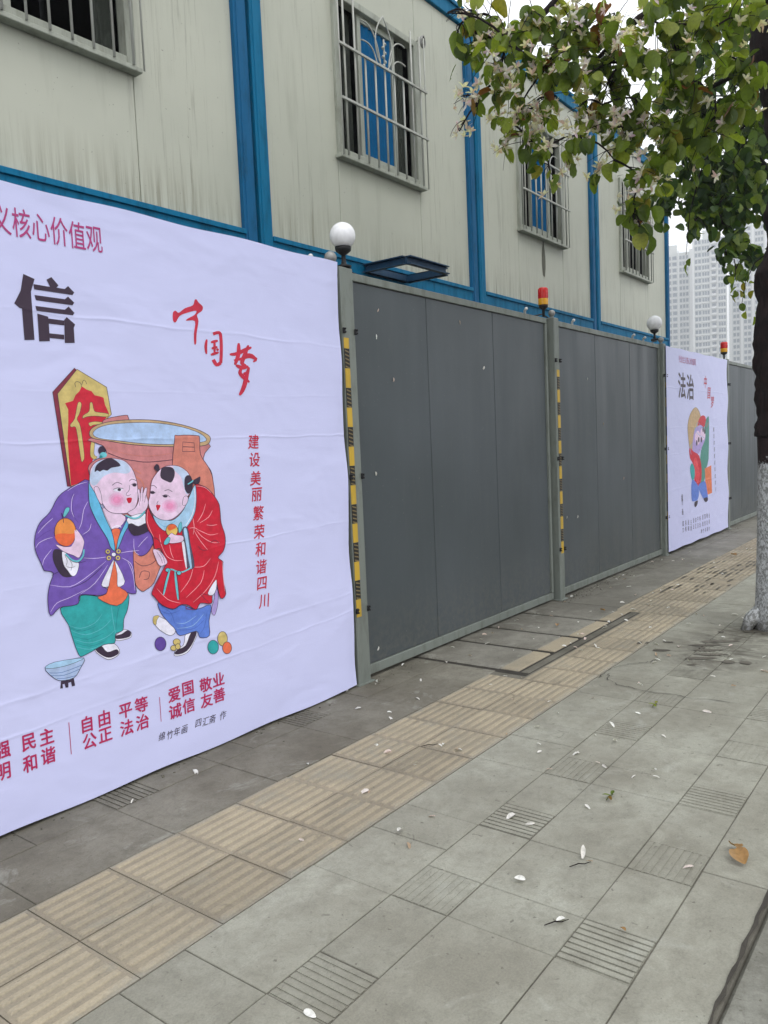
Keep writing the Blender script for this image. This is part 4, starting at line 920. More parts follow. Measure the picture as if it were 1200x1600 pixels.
# ------------------------------------------------------------------ trees
def m_bark():
    q = NT('dark_bark'); p = q.coord(scale=(1, 1, .3)); a = q.noise(30, 8, p, .8, .6)
    q.color(q.mix(q.ramp(a, .4, .65), (0.007, 0.005, 0.006, 1), (0.03, 0.015, 0.015, 1))); q.rough(.9); q.bump(a, .9, .02); return q.m
def m_wash():
    q = NT('whitewash'); p = q.coord(scale=(1, 1, .8)); a = q.noise(42, 6, p, .75, 1.0); b = q.noise(7, 5, p, .7)
    f = q.math('ADD', q.ramp(a, .46, .54), q.math('MULTIPLY', q.ramp(b, .55, .68), .0), True)
    c = q.mix(f, (0.60, 0.62, 0.63, 1), (0.24, 0.245, 0.24, 1)); c = q.mix(q.ramp(b, .64, .68), c, (0.035, 0.033, 0.035, 1))
    se = q.n('ShaderNodeSeparateXYZ'); q.l(q.coord(), se.inputs[0]); edge = q.math('ADD', se.outputs['Z'], q.math('MULTIPLY', q.math('SUBTRACT', q.noise(13, 6, q.coord(), .8), .5), .32))
    c = q.mix(q.ramp(edge, 1.195, 1.21), c, q.mix(q.ramp(a, .4, .65), (0.010, 0.006, 0.007, 1), (0.032, 0.016, 0.016, 1)))
    foot = q.ramp(edge, .0, .14, .7, 0); c = q.mix(foot, c, (0.12, 0.11, 0.09, 1))
    q.color(c); q.rough(.9); q.bump(q.math('SUBTRACT', 1.0, a), .8, .012); return q.m
M['bark'] = m_bark(); M['wash'] = m_wash()
def m_leaf(name, cols, trans=.35):
    q = NT(name); r = q.n('ShaderNodeValToRGB'); e = r.color_ramp
    while len(e.elements) < len(cols): e.elements.new(.5)
    for i, (pos, c) in enumerate(cols): e.elements[i].position = pos; e.elements[i].color = c + (1,)
    g = q.n('ShaderNodeNewGeometry'); s_ = q.math('FRACT', q.math('ADD', q.rand(), g.outputs['Random Per Island']))
    q.l(s_, r.inputs[0])
    vein = q.noise(60, 3, q.coord()); c = q.mix(q.math('MULTIPLY', q.ramp(vein, .4, .7), .3), r.outputs[0], (0.02, 0.035, 0.01, 1))
    q.color(c); q.rough(.45); q.b.inputs['Specular IOR Level'].default_value = .35
    tr = q.n('ShaderNodeBsdfTranslucent'); q.l(q.mix(1.0, c, (1.5, 1.6, .6, 1), 'MULTIPLY'), tr.inputs[0])
    mx = q.n('ShaderNodeMixShader'); mx.inputs[0].default_value = trans; q.l(q.b.outputs[0], mx.inputs[1]); q.l(tr.outputs[0], mx.inputs[2])
    q.l(mx.outputs[0], q.t.nodes['Material Output'].inputs[0]); return q.m
M['leaf'] = m_leaf('orchid_tree_leaf', [(0, (.06, .10, .018)), (.3, (.12, .18, .02)), (.6, (.19, .26, .028)), (.86, (.28, .33, .05)), (.95, (.24, .20, .03)), (.985, (.20, .07, .02))], .5)
M['leaf2'] = m_leaf('dark_leaf', [(0, (.02, .05, .016)), (.4, (.045, .09, .02)), (.75, (.11, .18, .03)), (.95, (.18, .24, .04))], .4)
M['petal'] = m_leaf('blossom_petal', [(0, (.74, .68, .78)), (.5, (.84, .81, .88)), (.92, (.70, .5, .66))], .45)
M['fallen'] = m_leaf('fallen_petal', [(0, (.66, .63, .60)), (.6, (.80, .80, .78)), (.85, (.62, .5, .46)), (.93, (.38, .27, .18))], .1)
M['dry'] = m_leaf('dry_leaf', [(0, (.34, .19, .07)), (1, (.38, .22, .09))], .1)
def leaf_mesh(name, L, Wd, fold, lobed, mat, seed):
    """one leaf blade: two halves folded on the midrib, notched tip when lobed"""
    rnd = random.Random(seed); n = 7; vs = []; fs = []
    for i in range(n+1):
        t = i/n; hw = Wd/2*(math.sin(math.pi*min(1, t*.93+.05))**.6); x = L*t
        dz = -.25*L*t*t*(.1+rnd.random()*.2 + (seed % 5)*.38)
        ex = x + (.10*L*t if lobed and t > .6 else 0); mx_ = x - (.16*L if lobed and i == n else 0)
        vs += [(ex, -hw, dz + hw*fold + rnd.uniform(-.03, .03)*L), (ex*.6+mx_*.4, -hw*.5, dz+hw*fold*.35), (mx_, 0, dz), (ex*.6+mx_*.4, hw*.5, dz+hw*fold*.35), (ex, hw, dz + hw*fold + rnd.uniform(-.03, .03)*L)]
    for i in range(n):
        for k in range(4): a = i*5+k; fs.append((a, a+5, a+6, a+1))
    b = MB(); b.add(vs, fs, smooth=True); return b
def flower(seed, s=.05):
    rnd = random.Random(seed); b = MB()
    for k in range(5):
        a = 2*math.pi*k/5 + rnd.uniform(-.25, .25); el = rnd.uniform(.1, 1.0); pm = leaf_mesh('p', s*rnd.uniform(.8, 1.15), s*.42, .3, False, None, seed*9+k)
        R = Matrix.Rotation(a, 3, 'Z') @ Matrix.Rotation(-el, 3, 'Y')
        b.add([R @ Vector(v) for v in pm.v], pm.f, 0, True)
    for k in range(3):
        a = rnd.uniform(0, 6.3); b.tube([(0, 0, 0), (s*.3*math.cos(a), s*.3*math.sin(a), s*.6), (s*.4*math.cos(a), s*.4*math.sin(a), s*.9)], .0009, 3)
    return b
LM = [leaf_mesh('leaf', L_, L_*.92, f_, True, None, i) for i, (L_, f_) in enumerate(((.095, .5), (.085, .15), (.105, .9), (.09, -.15), (.10, 1.3), (.08, .7), (.11, .35)))]
LMe = [m.mesh('leaf', M['leaf']) for m in LM]
FL = [flower(i, .055) for i in range(4)]; FMe = [m.mesh('blossom', M['petal']) for m in FL]
def rot_rand(rnd, droop=True):
    # leaves hang: blade points outwards and down
    yaw = rnd.uniform(0, 2*math.pi); pitch = rnd.gauss(.95 if droop else .2, .45); roll = rnd.gauss(0, .6)
    return Matrix.Rotation(yaw, 3, 'Z') @ Matrix.Rotation(pitch, 3, 'Y') @ Matrix.Rotation(roll, 3, 'X')
TR = thing('orchid_tree', 'flowering tree with dark trunk whitewashed at the base beside the kerb', 'tree', (6.22, 1.21, 0))
off_t = TR.location
def T_(pts): return [Vector(p) - Vector(off_t) for p in pts]
trunk_pts = [(6.22,1.18,-.02),(6.21,1.175,.06),(6.19,1.17,.25),(6.17,1.16,.6),(6.15,1.15,1.0),(6.14,1.15,1.22),(6.135,1.148,1.40)]
b = MB(); b.tube(T_(trunk_pts), [.172, .165, .155, .150, .147, .146, .146], 28, 0, True, .10); 
# flare roots
for a in (2.2, 3.6, 5.0, .6): b.tube(T_([(6.2,1.2,.22),(6.2+.17*math.cos(a),1.2+.17*math.sin(a),.07),(6.2+.22*math.cos(a),1.2+.22*math.sin(a),-.02)]), [.06,.05,.03], 8, 0, True, .2)
b.build('whitewashed_base', M['wash'], TR)
up_pts = [(6.135,1.148,1.395),(6.13,1.145,1.6),(6.10,1.14,2.1),(6.10,1.12,2.5),(6.08,1.07,2.9),(6.04,1.07,3.3),(5.98,1.12,3.7),(5.92,1.15,4.0),(5.86,1.14,4.3)]
b = MB(); up2, ur = [], []; R_ = [.151,.15,.152,.152,.135,.115,.12,.135,.12]
for i in range(len(up_pts)-1):
    for k in range(9): t_ = k/9; up2.append([p_+(q_-p_)*t_ for p_, q_ in zip(up_pts[i], up_pts[i+1])]); ur.append(R_[i]+(R_[i+1]-R_[i])*t_)
up2.append(up_pts[-1]); ur.append(R_[-1]); b.tube(T_(up2), ur, 36, 0, True, .30); b.build('trunk', M['bark'], TR)
def limb(pts, r0, r1, name='limb', tree=None, n=8):
    tree = tree or TR; q = [Vector(p)-Vector(tree.location) for p in pts]
    k = len(q)-1; b = MB(); b.tube(q, [r0 + (r1-r0)*i/k for i in range(k+1)], n, 0, True, .12); return b.build(name, M['bark'], tree)
# the boughs that reach over the hoarding; every leaf clump sits on a bough end
clumps = [  # px, py, X distance, radius, leaves, flowers
    (790,60,4.45,.26,30,10), (700,20,4.2,.04,0,0), (850,110,4.6,.26,34,16), (905,40,4.7,.28,36,12), (970,100,4.85,.28,34,24), (1040,40,5.0,.30,40,10), (1110,50,5.2,.28,36,10), (1160,30,5.3,.22,22,8),
    (800,190,4.55,.20,20,16), (850,235,4.7,.17,20,14), (905,215,4.8,.18,16,26), (940,165,4.9,.20,20,20), (1010,160,5.1,.24,30,12), (1075,130,5.3,.26,34,8), (1120,180,5.5,.24,30,4),
    (830,170,4.6,.15,12,14), (960,250,5.0,.14,12,16), (780,130,4.5,.18,14,12), (745,165,4.4,.10,2,9), (722,150,4.35,.06,0,5), (718,205,4.35,.05,0,5), (1010,280,5.2,.13,12,7), (990,345,5.3,.10,8,3), (1000,365,5.25,.06,4,0), (1050,230,5.3,.16,20,2),
    (735,30,4.35,.05,3,2), (1060,90,5.1,.2,20,8),
    (770,30,4.5,.18,16,6), (712,62,4.35,.05,5,0), (750,60,4.4,.12,8,4), (742,20,4.4,.10,7,4), (790,150,4.5,.14,8,10), (1180,110,5.5,.2,16,4), (830,20,4.6,.2,18,12), (880,80,4.65,.2,16,16), (930,110,4.8,.2,16,20), (960,20,4.9,.25,26,12), (1000,90,4.95,.22,24,14), (1080,20,5.15,.25,28,8), (1140,90,5.35,.22,26,5), (870,150,4.65,.16,12,18), (820,225,4.6,.13,12,10), (860,270,4.75,.10,9,6),
    (960,200,5.0,.2,16,16), (1040,190,5.2,.22,30,5), (1100,230,5.5,.25,34,3), (1150,150,5.6,.22,24,2), (990,220,5.1,.16,14,12), (1000,320,5.25,.12,12,8), (790,90,4.45,.16,12,10), (910,160,4.8,.14,6,16)]
spots_leaf = []; spots_fl = []; rnd = random.Random(3)
hub = [Vector((5.86,1.06,4.3))]
bough_ends = []
bA = [(5.86,1.06,4.25),(5.5,1.35,4.5),(5.15,1.75,4.45),(4.85,2.1,4.2),(4.65,2.35,3.9)]
bB = [(5.9,1.04,4.1),(5.6,1.2,4.25),(5.3,1.45,4.2),(5.1,1.75,4.0),(4.95,2.0,3.75)]
bC = [(5.86,1.06,4.3),(5.6,1.1,4.8),(5.3,1.3,5.1),(4.9,1.7,5.0),(4.55,2.1,4.6)]
bD = [(5.86,1.06,4.3),(5.9,.9,4.9),(6.1,.6,5.4),(6.4,.3,5.7)]
bE = [(5.95,1.0,3.9),(5.75,1.15,3.75),(5.6,1.3,3.7),(5.45,1.45,3.6)]
for bl_, r0 in ((bA, .06), (bB, .045), (bC, .06), (bD, .08), (bE, .03)): limb(bl_, r0, .012)
nodes_ = [Vector(q) for bl_ in (bA, bB, bC, bE) for q in bl_]
nodes_ += [(Vector(a)+Vector(b))/2 for bl_ in (bA, bB, bC, bE) for a, b in zip(bl_[:-1], bl_[1:])]
tw = MB(); leafspots = []; flspots = []
def twig(p0, p1, r0, r1, sag=.06):
    p0, p1 = Vector(p0), Vector(p1); mid = (p0+p1)/2 + Vector((rnd.uniform(-.06, .06), rnd.uniform(-.06, .06), sag)); 
    pts = [p0*(1-t)**2 + mid*2*t*(1-t) + p1*t*t for t in (0, .25, .5, .75, 1)]
    tw.tube([q - Vector(off_t) for q in pts], [r0 + (r1-r0)*t for t in (0, .25, .5, .75, 1)], 5, 0, False); return pts
for (px, py, X, r, nl, nf) in clumps:
    if py > 175 and X < 5.15 and py < 300: nl = int(nl*.5); nf = int(nf*.8)
    elif X < 4.7: nl = int(nl*1.1)
    c = at(px, py, X=X); near = min(nodes_, key=lambda q: (q-c).length)
    pts = twig(near, c, .008, .004); nodes_.append(c)
    nt_ = max(2, (nl+nf)//7); ends = []
    for k in range(nt_):
        d = Vector((rnd.gauss(0, 1), rnd.gauss(0, 1), rnd.gauss(-.25, .8))); d.normalize(); e = c + d*r*rnd.uniform(.55, 1.15)
        ends.append(twig(pts[rnd.randint(2, 4)], e, .0035, .0016, .02))
    for k in range(nt_//2 + 1):      # bare flowering twigs
        e = c + Vector((rnd.gauss(0, 1), rnd.gauss(0, 1), rnd.gauss(-.2, .9))).normalized()*r*rnd.uniform(.9, 1.6); twig(pts[3], e, .003, .001, .03)
    for k in range(nl): e = rnd.choice(ends); q = e[rnd.randint(1, 4)] + Vector((rnd.gauss(0, .028), rnd.gauss(0, .028), rnd.gauss(-.01, .028))); leafspots.append(q)
    for k in range(nf): e = rnd.choice(ends); q = e[rnd.choice((3, 4, 4, 4))] + Vector((rnd.gauss(0, .03), rnd.gauss(0, .03), rnd.gauss(0, .03))); flspots.append(q)
print('leaves', len(leafspots), 'flowers', len(flspots))
# the rest of the crown, over and behind the street side
crown_c = [((5.6,.6,5.3), .9, 160), ((6.6,.5,5.6), 1.0, 160), ((4.9,.9,5.4), .7, 110), ((6.3,1.5,5.2), .8, 130), ((5.2,1.9,5.3), .6, 80), ((7.1,1.4,5.0), .7, 110), ((6.6,-.4,5.2), .8, 110)]
far_l = []
for c, r, n in crown_c:
    for k in range(n):
        d = Vector((rnd.gauss(0, 1), rnd.gauss(0, 1), rnd.gauss(0, .7))); d.normalize(); far_l.append(Vector(c) + d*r*rnd.random()**.4)
leafspots.sort(key=lambda q: (q-EYE).length)
single, rest = leafspots[:300], leafspots[300:] + far_l
for q in single:
    R = rot_rand(rnd).to_4x4(); o = link('leaf', rnd.choice(LMe), TR); s_ = rnd.uniform(.55, 1.08); o.matrix_local = Matrix.Translation(q - Vector(off_t)) @ R @ Matrix.Scale(s_, 4)
b = MB()
for q in rest:
    R = rot_rand(rnd); m = rnd.choice(LM); s_ = rnd.uniform(.65, 1.15); b.add([R @ (Vector(v)*s_) + q - Vector(off_t) for v in m.v], m.f, 0, True)
tag(b.build('foliage', M['leaf'], TR), kind='stuff')
fl_rest = flspots[290:]
for q in flspots[:290]:
    R = (Matrix.Rotation(rnd.uniform(0, 6.3), 3, 'Z') @ Matrix.Rotation(rnd.uniform(0, 1.6), 3, 'X')).to_4x4(); o = link('blossom', rnd.choice(FMe), TR); o.matrix_local = Matrix.Translation(q - Vector(off_t)) @ R @ Matrix.Scale(rnd.uniform(.6, 1.0), 4)
b = MB()
for q in fl_rest:
    R = Matrix.Rotation(rnd.uniform(0, 6.3), 3, 'Z') @ Matrix.Rotation(rnd.uniform(0, 1.6), 3, 'X'); m = rnd.choice(FL); b.add([R @ (Vector(v)*.8) + q - Vector(off_t) for v in m.v], m.f, 0, True)
if fl_rest: tag(b.build('blossoms', M['petal'], TR), kind='stuff')
tag(tw.build('twigs', M['bark'], TR), kind='stuff')

# darker street tree behind
T2 = thing('street_tree', 'dense dark green street tree behind the flowering tree', 'tree', (9.6, 1.3, 0))
b = MB(); b.tube([(0,0,-.05),(0,0,.3),(.05,0,1.5),(0,.05,2.6),(-.1,.1,3.4)], [.2,.15,.13,.12,.09], 16, 0, True, .12); b.build('trunk', M['bark'], T2)
for pts in ([(9.55,1.35,3.0),(9.0,1.7,3.6),(8.4,2.0,3.9)], [(9.5,1.4,3.3),(9.4,1.9,4.2),(9.0,2.4,4.9)], [(9.5,1.4,3.2),(9.0,1.3,3.9),(8.2,1.5,4.3)], [(9.5,1.4,3.4),(10.2,1.2,4.4),(10.6,1.0,5.3)]): limb(pts, .07, .015, 'limb', T2)
cl2 = [(1060,170,8.2,.42,130), (1110,150,8.4,.45,150), (1170,200,8.8,.5,190), (1080,240,8.0,.36,150), (1140,260,8.3,.45,210), (1180,320,8.6,.42,170), (1120,320,8.1,.30,120), (1160,380,8.2,.24,70), (1180,260,8.9,.5,170), (1050,130,8.6,.45,90), (1210,200,9.2,.6,170),
       (1135,400,8.0,.14,22), (1150,420,7.9,.10,12), (1085,345,7.8,.13,24), (1040,300,7.8,.17,30), (1150,60,9.0,.6,130), (1090,60,9.0,.55,90), (1010,200,8.4,.3,36), (1015,255,7.9,.22,50), (1050,305,7.9,.22,60), (1085,315,8.0,.25,70), (1130,350,8.0,.22,60), (1105,290,8.2,.3,80)]
LS = [leaf_mesh('leaf', .10, .082, f_, False, None, 20+i) for i, f_ in enumerate((.4, .1, .6))]
LSe = [m.mesh('leaf', M['leaf2']) for m in LS]; lf2 = []
tw2 = MB()
for (px, py, X, r, n) in cl2:
    n = int(n*.72)
    c = at(px, py, X=X)
    for k in range(max(3, n//9)):
        d = Vector((rnd.gauss(0, 1), rnd.gauss(0, 1), rnd.gauss(-.1, .8))); d.normalize(); e = c + d*r*rnd.uniform(.5, 1.1)
        tw2.tube([c - T2.location, (c+e)/2 + Vector((0, 0, .05)) - T2.location, e - T2.location], [.007, .004, .002], 4, 0, False)
        for j in range(n//max(3, n//9) + 1): t = rnd.uniform(.25, 1.05); lf2.append(c + (e-c)*t + Vector((rnd.gauss(0, .05), rnd.gauss(0, .05), rnd.gauss(0, .05))))
for c, r, n in (((10.2,1.0,5.6), 1.1, 260), ((9.2,2.0,5.4), .9, 200), ((9.0,.6,5.2), .9, 200), ((10.6,1.9,5.0), .9, 160)):
    for k in range(n): d = Vector((rnd.gauss(0, 1), rnd.gauss(0, 1), rnd.gauss(0, .8))); d.normalize(); lf2.append(Vector(c) + d*r*rnd.random()**.4)
lf2.sort(key=lambda q: (q-EYE).length)
for q in lf2[:300]:
    R = rot_rand(rnd).to_4x4(); o = link('leaf', rnd.choice(LSe), T2); o.matrix_local = Matrix.Translation(q - T2.location) @ R @ Matrix.Scale(rnd.uniform(.8, 1.2), 4)
b = MB()
for q in lf2[300:]:
    R = rot_rand(rnd); m = rnd.choice(LS); s_ = rnd.uniform(.8, 1.25); b.add([R @ (Vector(v)*s_) + q - T2.location for v in m.v], m.f, 0, True)
tag(b.build('foliage', M['leaf2'], T2), kind='stuff'); tag(tw2.build('twigs', M['bark'], T2), kind='stuff')
# pale sprigs hanging by the trunk in front of the towers
sp = MB(); spl = []
LY = [m.mesh('leaf', M['leaf']) for m in LS]
for (px, py, X, n) in ((1165,425,6.6,9), (1150,455,6.6,9), (1162,480,6.6,7), (1072,405,6.6,3)):
    c = at(px, py, X=X)
    for k in range(n):
        q = c + Vector((rnd.gauss(0, .03), rnd.gauss(0, .06), rnd.gauss(0, .045))); o = link('leaf', rnd.choice(LY), TR); o.matrix_local = Matrix.Translation(q - Vector(off_t)) @ rot_rand(rnd).to_4x4() @ Matrix.Scale(.62, 4)
q0 = at(1200, 395, X=6.55); c_ = [at(1180, 410, X=6.6), at(1165, 440, X=6.6), at(1158, 480, X=6.6)]
sp.tube([q0 - Vector(off_t)] + [v - Vector(off_t) for v in c_], [.006, .004, .003, .002], 5, 0, False)
sp.tube([Vector((6.12, 1.12, 2.55)) - Vector(off_t), q0 - Vector(off_t)], [.009, .006], 5, 0, False)
q1 = at(1072, 398, X=6.6); q2 = at(1078, 330, X=6.65); q3 = at(1100, 250, X=6.4)
sp.tube([v - Vector(off_t) for v in (Vector((5.98, 1.0, 3.7)), q3, q2, q1)], [.010, .006, .004, .002], 5, 0, False)
sp.build('hanging_twig', M['bark'], TR)
# soil and grass round the trunk
mb = MB(); blob(mb, (6.2, 1.2), .25, .22, 0, .0045, 40); mb.build('soil_patch', M['soil'], pav)
M['grass'] = m_leaf('grass_blade', [(0, (.10, .11, .04)), (.6, (.16, .15, .07)), (1, (.09, .13, .04))], .3)
mb = MB()
for k in range(220):
    a = rnd.uniform(0, 6.3); r = rnd.uniform(.20, .34); x, y = 6.2 + r*math.cos(a), 1.2 + r*math.sin(a); h = rnd.uniform(.01, .04); dx, dy = rnd.gauss(0, .012), rnd.gauss(0, .012)
    mb.add([(x-.0015, y, .004), (x+.0015, y, .004), (x+dx, y+dy, h)], [(0, 1, 2)])
tag(mb.build('grass', M['grass']), 'short dry grass tufts round the foot of the whitewashed trunk', 'grass', kind='stuff')

# ------------------------------------------------------------------ fallen petals and leaves
PM = []
for i in range(5):
    m = leaf_mesh('petal', .040, .013 + .004*(i % 3), .5, False, None, 40+i); PM.append(m.mesh('fallen_petal', M['fallen']))
R3 = lambda a, b: (550 + a*.5417, 1150 + b*.5417); R1p = lambda a, b: (500 + a*.58333, 860 + b*.58333); R4 = lambda a, b: (820 + a*.31667, 740 + b*.31667)
pts = [R3(*q) for q in [(655,52),(578,100),(722,88),(868,100),(887,126),(672,203),(470,230),(527,257),(240,237),(145,273),(160,313),(665,360),(695,368),(500,420),(985,382),(590,540),(305,42),(250,28),(178,87),(48,160),(762,18),(893,0),(535,52),(105,48),(75,28)]]
pts += [R1p(*q) for q in [(185,450),(155,523),(190,540),(175,547),(365,535),(250,575),(403,375),(515,403),(540,345),(610,410),(500,498),(738,500),(690,547),(788,478),(795,515),(845,438),(1025,433),(1045,340),(1100,365),(1095,295),(1180,325),(900,285),(850,360),(740,262),(690,228),(520,270),(455,250),(660,260),(270,347),(220,312),(155,348),(150,362),(75,375),(110,425),(580,520),(330,525),(640,440),(590,477),(750,575)]]
pts += [R4(*q) for q in [(120,703),(190,640),(140,685),(65,762),(265,740),(240,860),(275,795),(480,702),(490,725),(430,685),(355,865),(575,845),(640,842),(680,825),(650,905),(650,935),(820,745),(845,695),(960,750),(1020,700),(810,930),(970,810),(1025,850),(1165,975),(1010,925),(540,505),(545,600),(525,560),(450,515),(350,568),(228,605),(908,515),(970,495),(960,560),(940,620),(820,385),(700,900),(760,860),(470,640),(880,700),(1080,720),(620,760),(40,820)]]
pts += [(303,1205),(475,1584),(205,1258),(578,1238),(467,1314),(482,1197)]
rp = random.Random(5)
for k in range(70):      # the small ones that drift into the joints and along the hoarding
    xx = rp.uniform(3.2, 10.5); yy = rp.choice((rp.uniform(2.5, 3.0), rp.gauss(2.31, .06), rp.uniform(1.0, 2.4), 3.0 - abs(rp.gauss(0, .05))))
    v_ = Matrix(CAMR).transposed() @ (Vector((xx, yy, 0)) - EYE); pts.insert(-6, (600 + FPX*v_.x/-v_.z, 800 - FPX*v_.y/-v_.z))
special = {0: 'white petal on the grey slabs between the green sprig and the tactile strip', 5: 'white petal on the grey slab below the green sprig', 7: 'cupped white petal left of the faint grooved square below the green sprig',
    11: 'longest curled white petal in the middle of the near slabs', 13: 'cupped white petal on the near slabs left of the pale twig', 14: 'bright slim white petal nearest the large curled tan leaf', len(pts)-5: 'folded white petal lowest in view, on the near grooved square'}
for ip, (px, py) in enumerate(pts):
    c = at(px, py, Z=0.0); n = 1
    lab = ('white petal fallen on the ochre tactile strip', 'petals fallen on the tactile strip') if 1.85 < c.y < 2.45 else ('white petal fallen on the grey slabs between tactile strip and kerb', 'petals fallen on the kerb side slabs') if c.y < 1.85 else ('white petal fallen on the dark slabs beside the hoarding', 'petals fallen beside the hoarding')
    o = link('fallen_petal', rnd.choice(PM)); o.location = (c.x, c.y, .008 if lab[0][23:28] != 'ochre' else .012); o.rotation_euler = (rnd.gauss(0, .5), rnd.gauss(-.05, .25), rnd.uniform(0, 6.3)); o.scale = [rnd.uniform(.55, 1.1)*(1 if c.x < 5 else 1.15)]*3
    if ip in special: o.scale = [1.3 if ip == 11 else .85]*3
    if ip in special: tag(o, special[ip], 'petal', 'petals told apart on the slabs')
    else: tag(o, lab[0], 'petal', lab[1])
for px, py in [(592,482),(588,522),(615,590),(757,572),(718,500),(587,737),(592,1010),(918,590),(943,660),(975,745),(886,806),(903,805)]:
    c = at(px, py, Y=3.058); o = link('fallen_petal', rnd.choice(PM)); o.location = (c.x, 3.060, c.z); o.rotation_euler = (1.57 + rnd.uniform(-.2, .2), rnd.uniform(0.9, 2.2), 0); o.scale = [.8]*3
    tag(o, 'white petal stuck to a slate grey hoarding sheet', 'petal', 'petals stuck to the hoarding sheets')
# dry leaves
def dry(px, py, s, rz, lb, flip=.2):
    c = at(px, py, Z=0); m = leaf_mesh('dry_leaf', s, s*.62, .75, False, None, int(px)); o = m.build('dry_leaf', M['dry']); o.location = (c.x, c.y, .010 + s*.22); o.rotation_euler = (flip, -.1, rz)
    tag(o, lb, 'leaf'); return o
t = thing('curled_leaf', 'large curled tan dry leaf on the slab near the kerb', 'leaf', at(1148, 1338, Z=0))
for k, (rz, s, ox) in enumerate(((2.6, .075, 0), (-.6, .058, .01))):
    m = leaf_mesh('half', s, s*.8, .55, False, None, 70+k).build('leaf_half', M['dry'], t, (ox, -.01*k, .026), (.25, .15, rz + 1.2))
dry(977, 1462, .022, 1, 'tiny dry brown seed leaf on the grooved slab near the bottom')
dry(870, 982, .05, .4, 'dry reddish leaf lying on a trench cover')
dry(1150, 872, .09, .8, 'reddish dry leaf on the far end of the ochre strip left of the trunk', .05)
dry(945, 958, .05, 1.2, 'dry tan leaf at the end of a trench cover')
for k, (px, py, lb) in enumerate(((952, 1247, 'small green sprig lying on the grey slabs'), (1022, 1103, 'pale green sprig lying beside the curved crack'))):
    t = thing('green_sprig', lb, 'sprig', at(px, py, Z=.006)); b = MB(); b.tube([(-.03, 0, .004), (0, .004, .006), (.03, -.004, .005)], .0022, 5); b.build('stem', M['grass'], t)
    for j in range(3): leaf_mesh('l', .03, .014, .4, False, None, 90+j).build('leaf', M['leaf'], t, (.02 - .012*j, 0, .008), (.2, -.2, j*1.9))
for k, (px, py, lb) in enumerate(((868, 1443, 'thin dark twig on the slabs left of the grooved square'), (670, 1165, 'thin dark twig lying across the tactile strip'), (905, 1352, 'pale twig beside the long petal'))):
    c = at(px, py, Z=.007); b = MB(); b.tube([(-.035, 0, 0), (0, .006, .003), (.02, .002, .001), (.045, .008, .002)], [.0015, .002, .0018, .001], 5); o = b.build('twig', M['bark']); o.location = c; o.rotation_euler.z = rnd.uniform(-.9, -.3); tag(o, lb, 'twig')

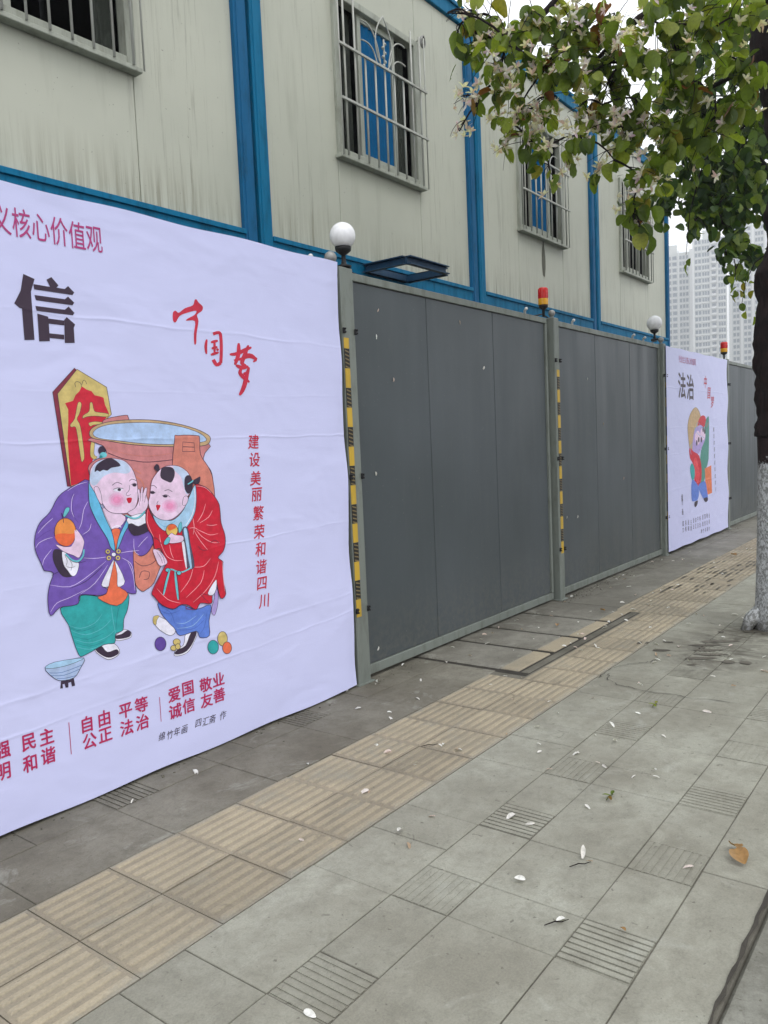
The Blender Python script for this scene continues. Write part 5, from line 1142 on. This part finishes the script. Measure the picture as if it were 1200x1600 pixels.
# ------------------------------------------------------------------ far towers
M['tower'] = m_plain('tower_render', (0.62, 0.64, 0.62, 1), .8); M['tower2'] = m_plain('tower_band', (0.82, 0.83, 0.82, 1), .8); M['tglass'] = m_plain('tower_window', (0.085, 0.125, 0.18, 1), .3, .5)
def tower(dist, px0, px1, top, label, bays, fh=3.0, deep=16, skip=None):
    """bays: list of (start, end, kind) in 0..1 along the front"""
    a = ray(px0, 600); c = ray(px1, 600)
    pa = Vector((a.x, a.y, 0)).normalized()*dist; pc = Vector((c.x, c.y, 0)).normalized()*dist
    wd = (pc-pa).length; ang = math.atan2((pc-pa).y, (pc-pa).x)
    t = thing('apartment_tower', label, 'building', pa, 'pale apartment towers'); t.rotation_euler.z = ang
    # local x runs along the front, local -y... the front faces the camera
    nrm = Matrix.Rotation(-ang, 3, 'Z') @ (-pa).normalized(); sgn = 1 if nrm.y > 0 else -1
    b = MB(); y0, y1 = sorted((0, -sgn*deep)); b.box((0, y0, -.2), (wd, y1, top)); b.build('wall', M['tower'], t)
    b = MB(); b.box((wd*.3, y0+3, top), (wd*.62, y1-3, top+4.5)); b.box((wd*.05, y0+4, top), (wd*.2, y1-4, top+2.5)); b.build('roof_house', M['tower'], t)
    nfl = int(top//fh); wn = MB(); bd = MB(); f = lambda y: sgn*y
    def bx(m, x0, x1, ya, yb, z0, z1): ya, yb = sorted((f(ya), f(yb))); m.box((x0, ya, z0), (x1, yb, z1))
    for (s, e, kind) in bays:
        xa, xb = s*wd, e*wd
        if kind == 'pier': bx(bd, xa, xb, .01, .9, 0, top+1); continue
        for k in range(nfl):
            z = k*fh
            n = 2 if kind == 'w2' else 3 if kind == 'w3' else 1
            for j in range(n):
                w_ = (xb-xa)/n; bx(wn, xa+w_*(j+.14), xa+w_*(j+.86), .02, .06, z+.8, z+2.45)
            if kind == 'balc': bx(bd, xa, xb, .07, 1.1, z+.0, z+1.0)
            else: bx(bd, xa, xb, .01, .35, z-.12, z+.22)
    tag(wn.build('window_grid', M['tglass'], t), kind='stuff'); bd.build('floor_band', M['tower2'], t)
    return t
tower(430, 1020, 1086, 91, 'pale tower just right of the cabins with a stepped top', [(.0,.05,'pier'),(.05,.30,'w2'),(.36,.62,'w2'),(.63,.66,'pier'),(.66,.88,'w3'),(.90,.97,'pier')])
tower(415, 1084, 1137, 93, 'middle pale tower with a dense window grid', [(0,.05,'pier'),(.06,.26,'w2'),(.28,.5,'w3'),(.52,.54,'pier'),(.55,.7,'balc'),(.72,.74,'pier'),(.75,.97,'w3')])
tower(440, 1140, 1200, 104, 'tallest pale tower seen left of the tree trunk', [(0,.08,'pier'),(.1,.28,'w2'),(.30,.36,'pier'),(.38,.58,'w2'),(.6,.66,'pier'),(.68,.9,'w3'),(.92,1,'pier')])
tower(450, 1206, 1262, 96, 'pale tower hidden behind the tree trunk', [(0,.08,'pier'),(.1,.4,'w2'),(.44,.5,'pier'),(.52,.9,'w3')])

# ------------------------------------------------------------------ haze
q = bpy.data.materials.new('haze'); q.use_nodes = True; n_ = q.node_tree.nodes; n_.remove(n_['Principled BSDF'])
pv = n_.new('ShaderNodeVolumePrincipled'); pv.inputs['Color'].default_value = (.93, .96, 1, 1); pv.inputs['Density'].default_value = 0.0016; pv.inputs['Anisotropy'].default_value = .1
q.node_tree.links.new(pv.outputs[0], n_['Material Output'].inputs['Volume'])
mb = MB(); mb.box((-90, -260, -1.5), (910, 610, 112)); tag(mb.build('haze', q), 'pale grey haze over the whole street and the towers', 'haze', kind='stuff')
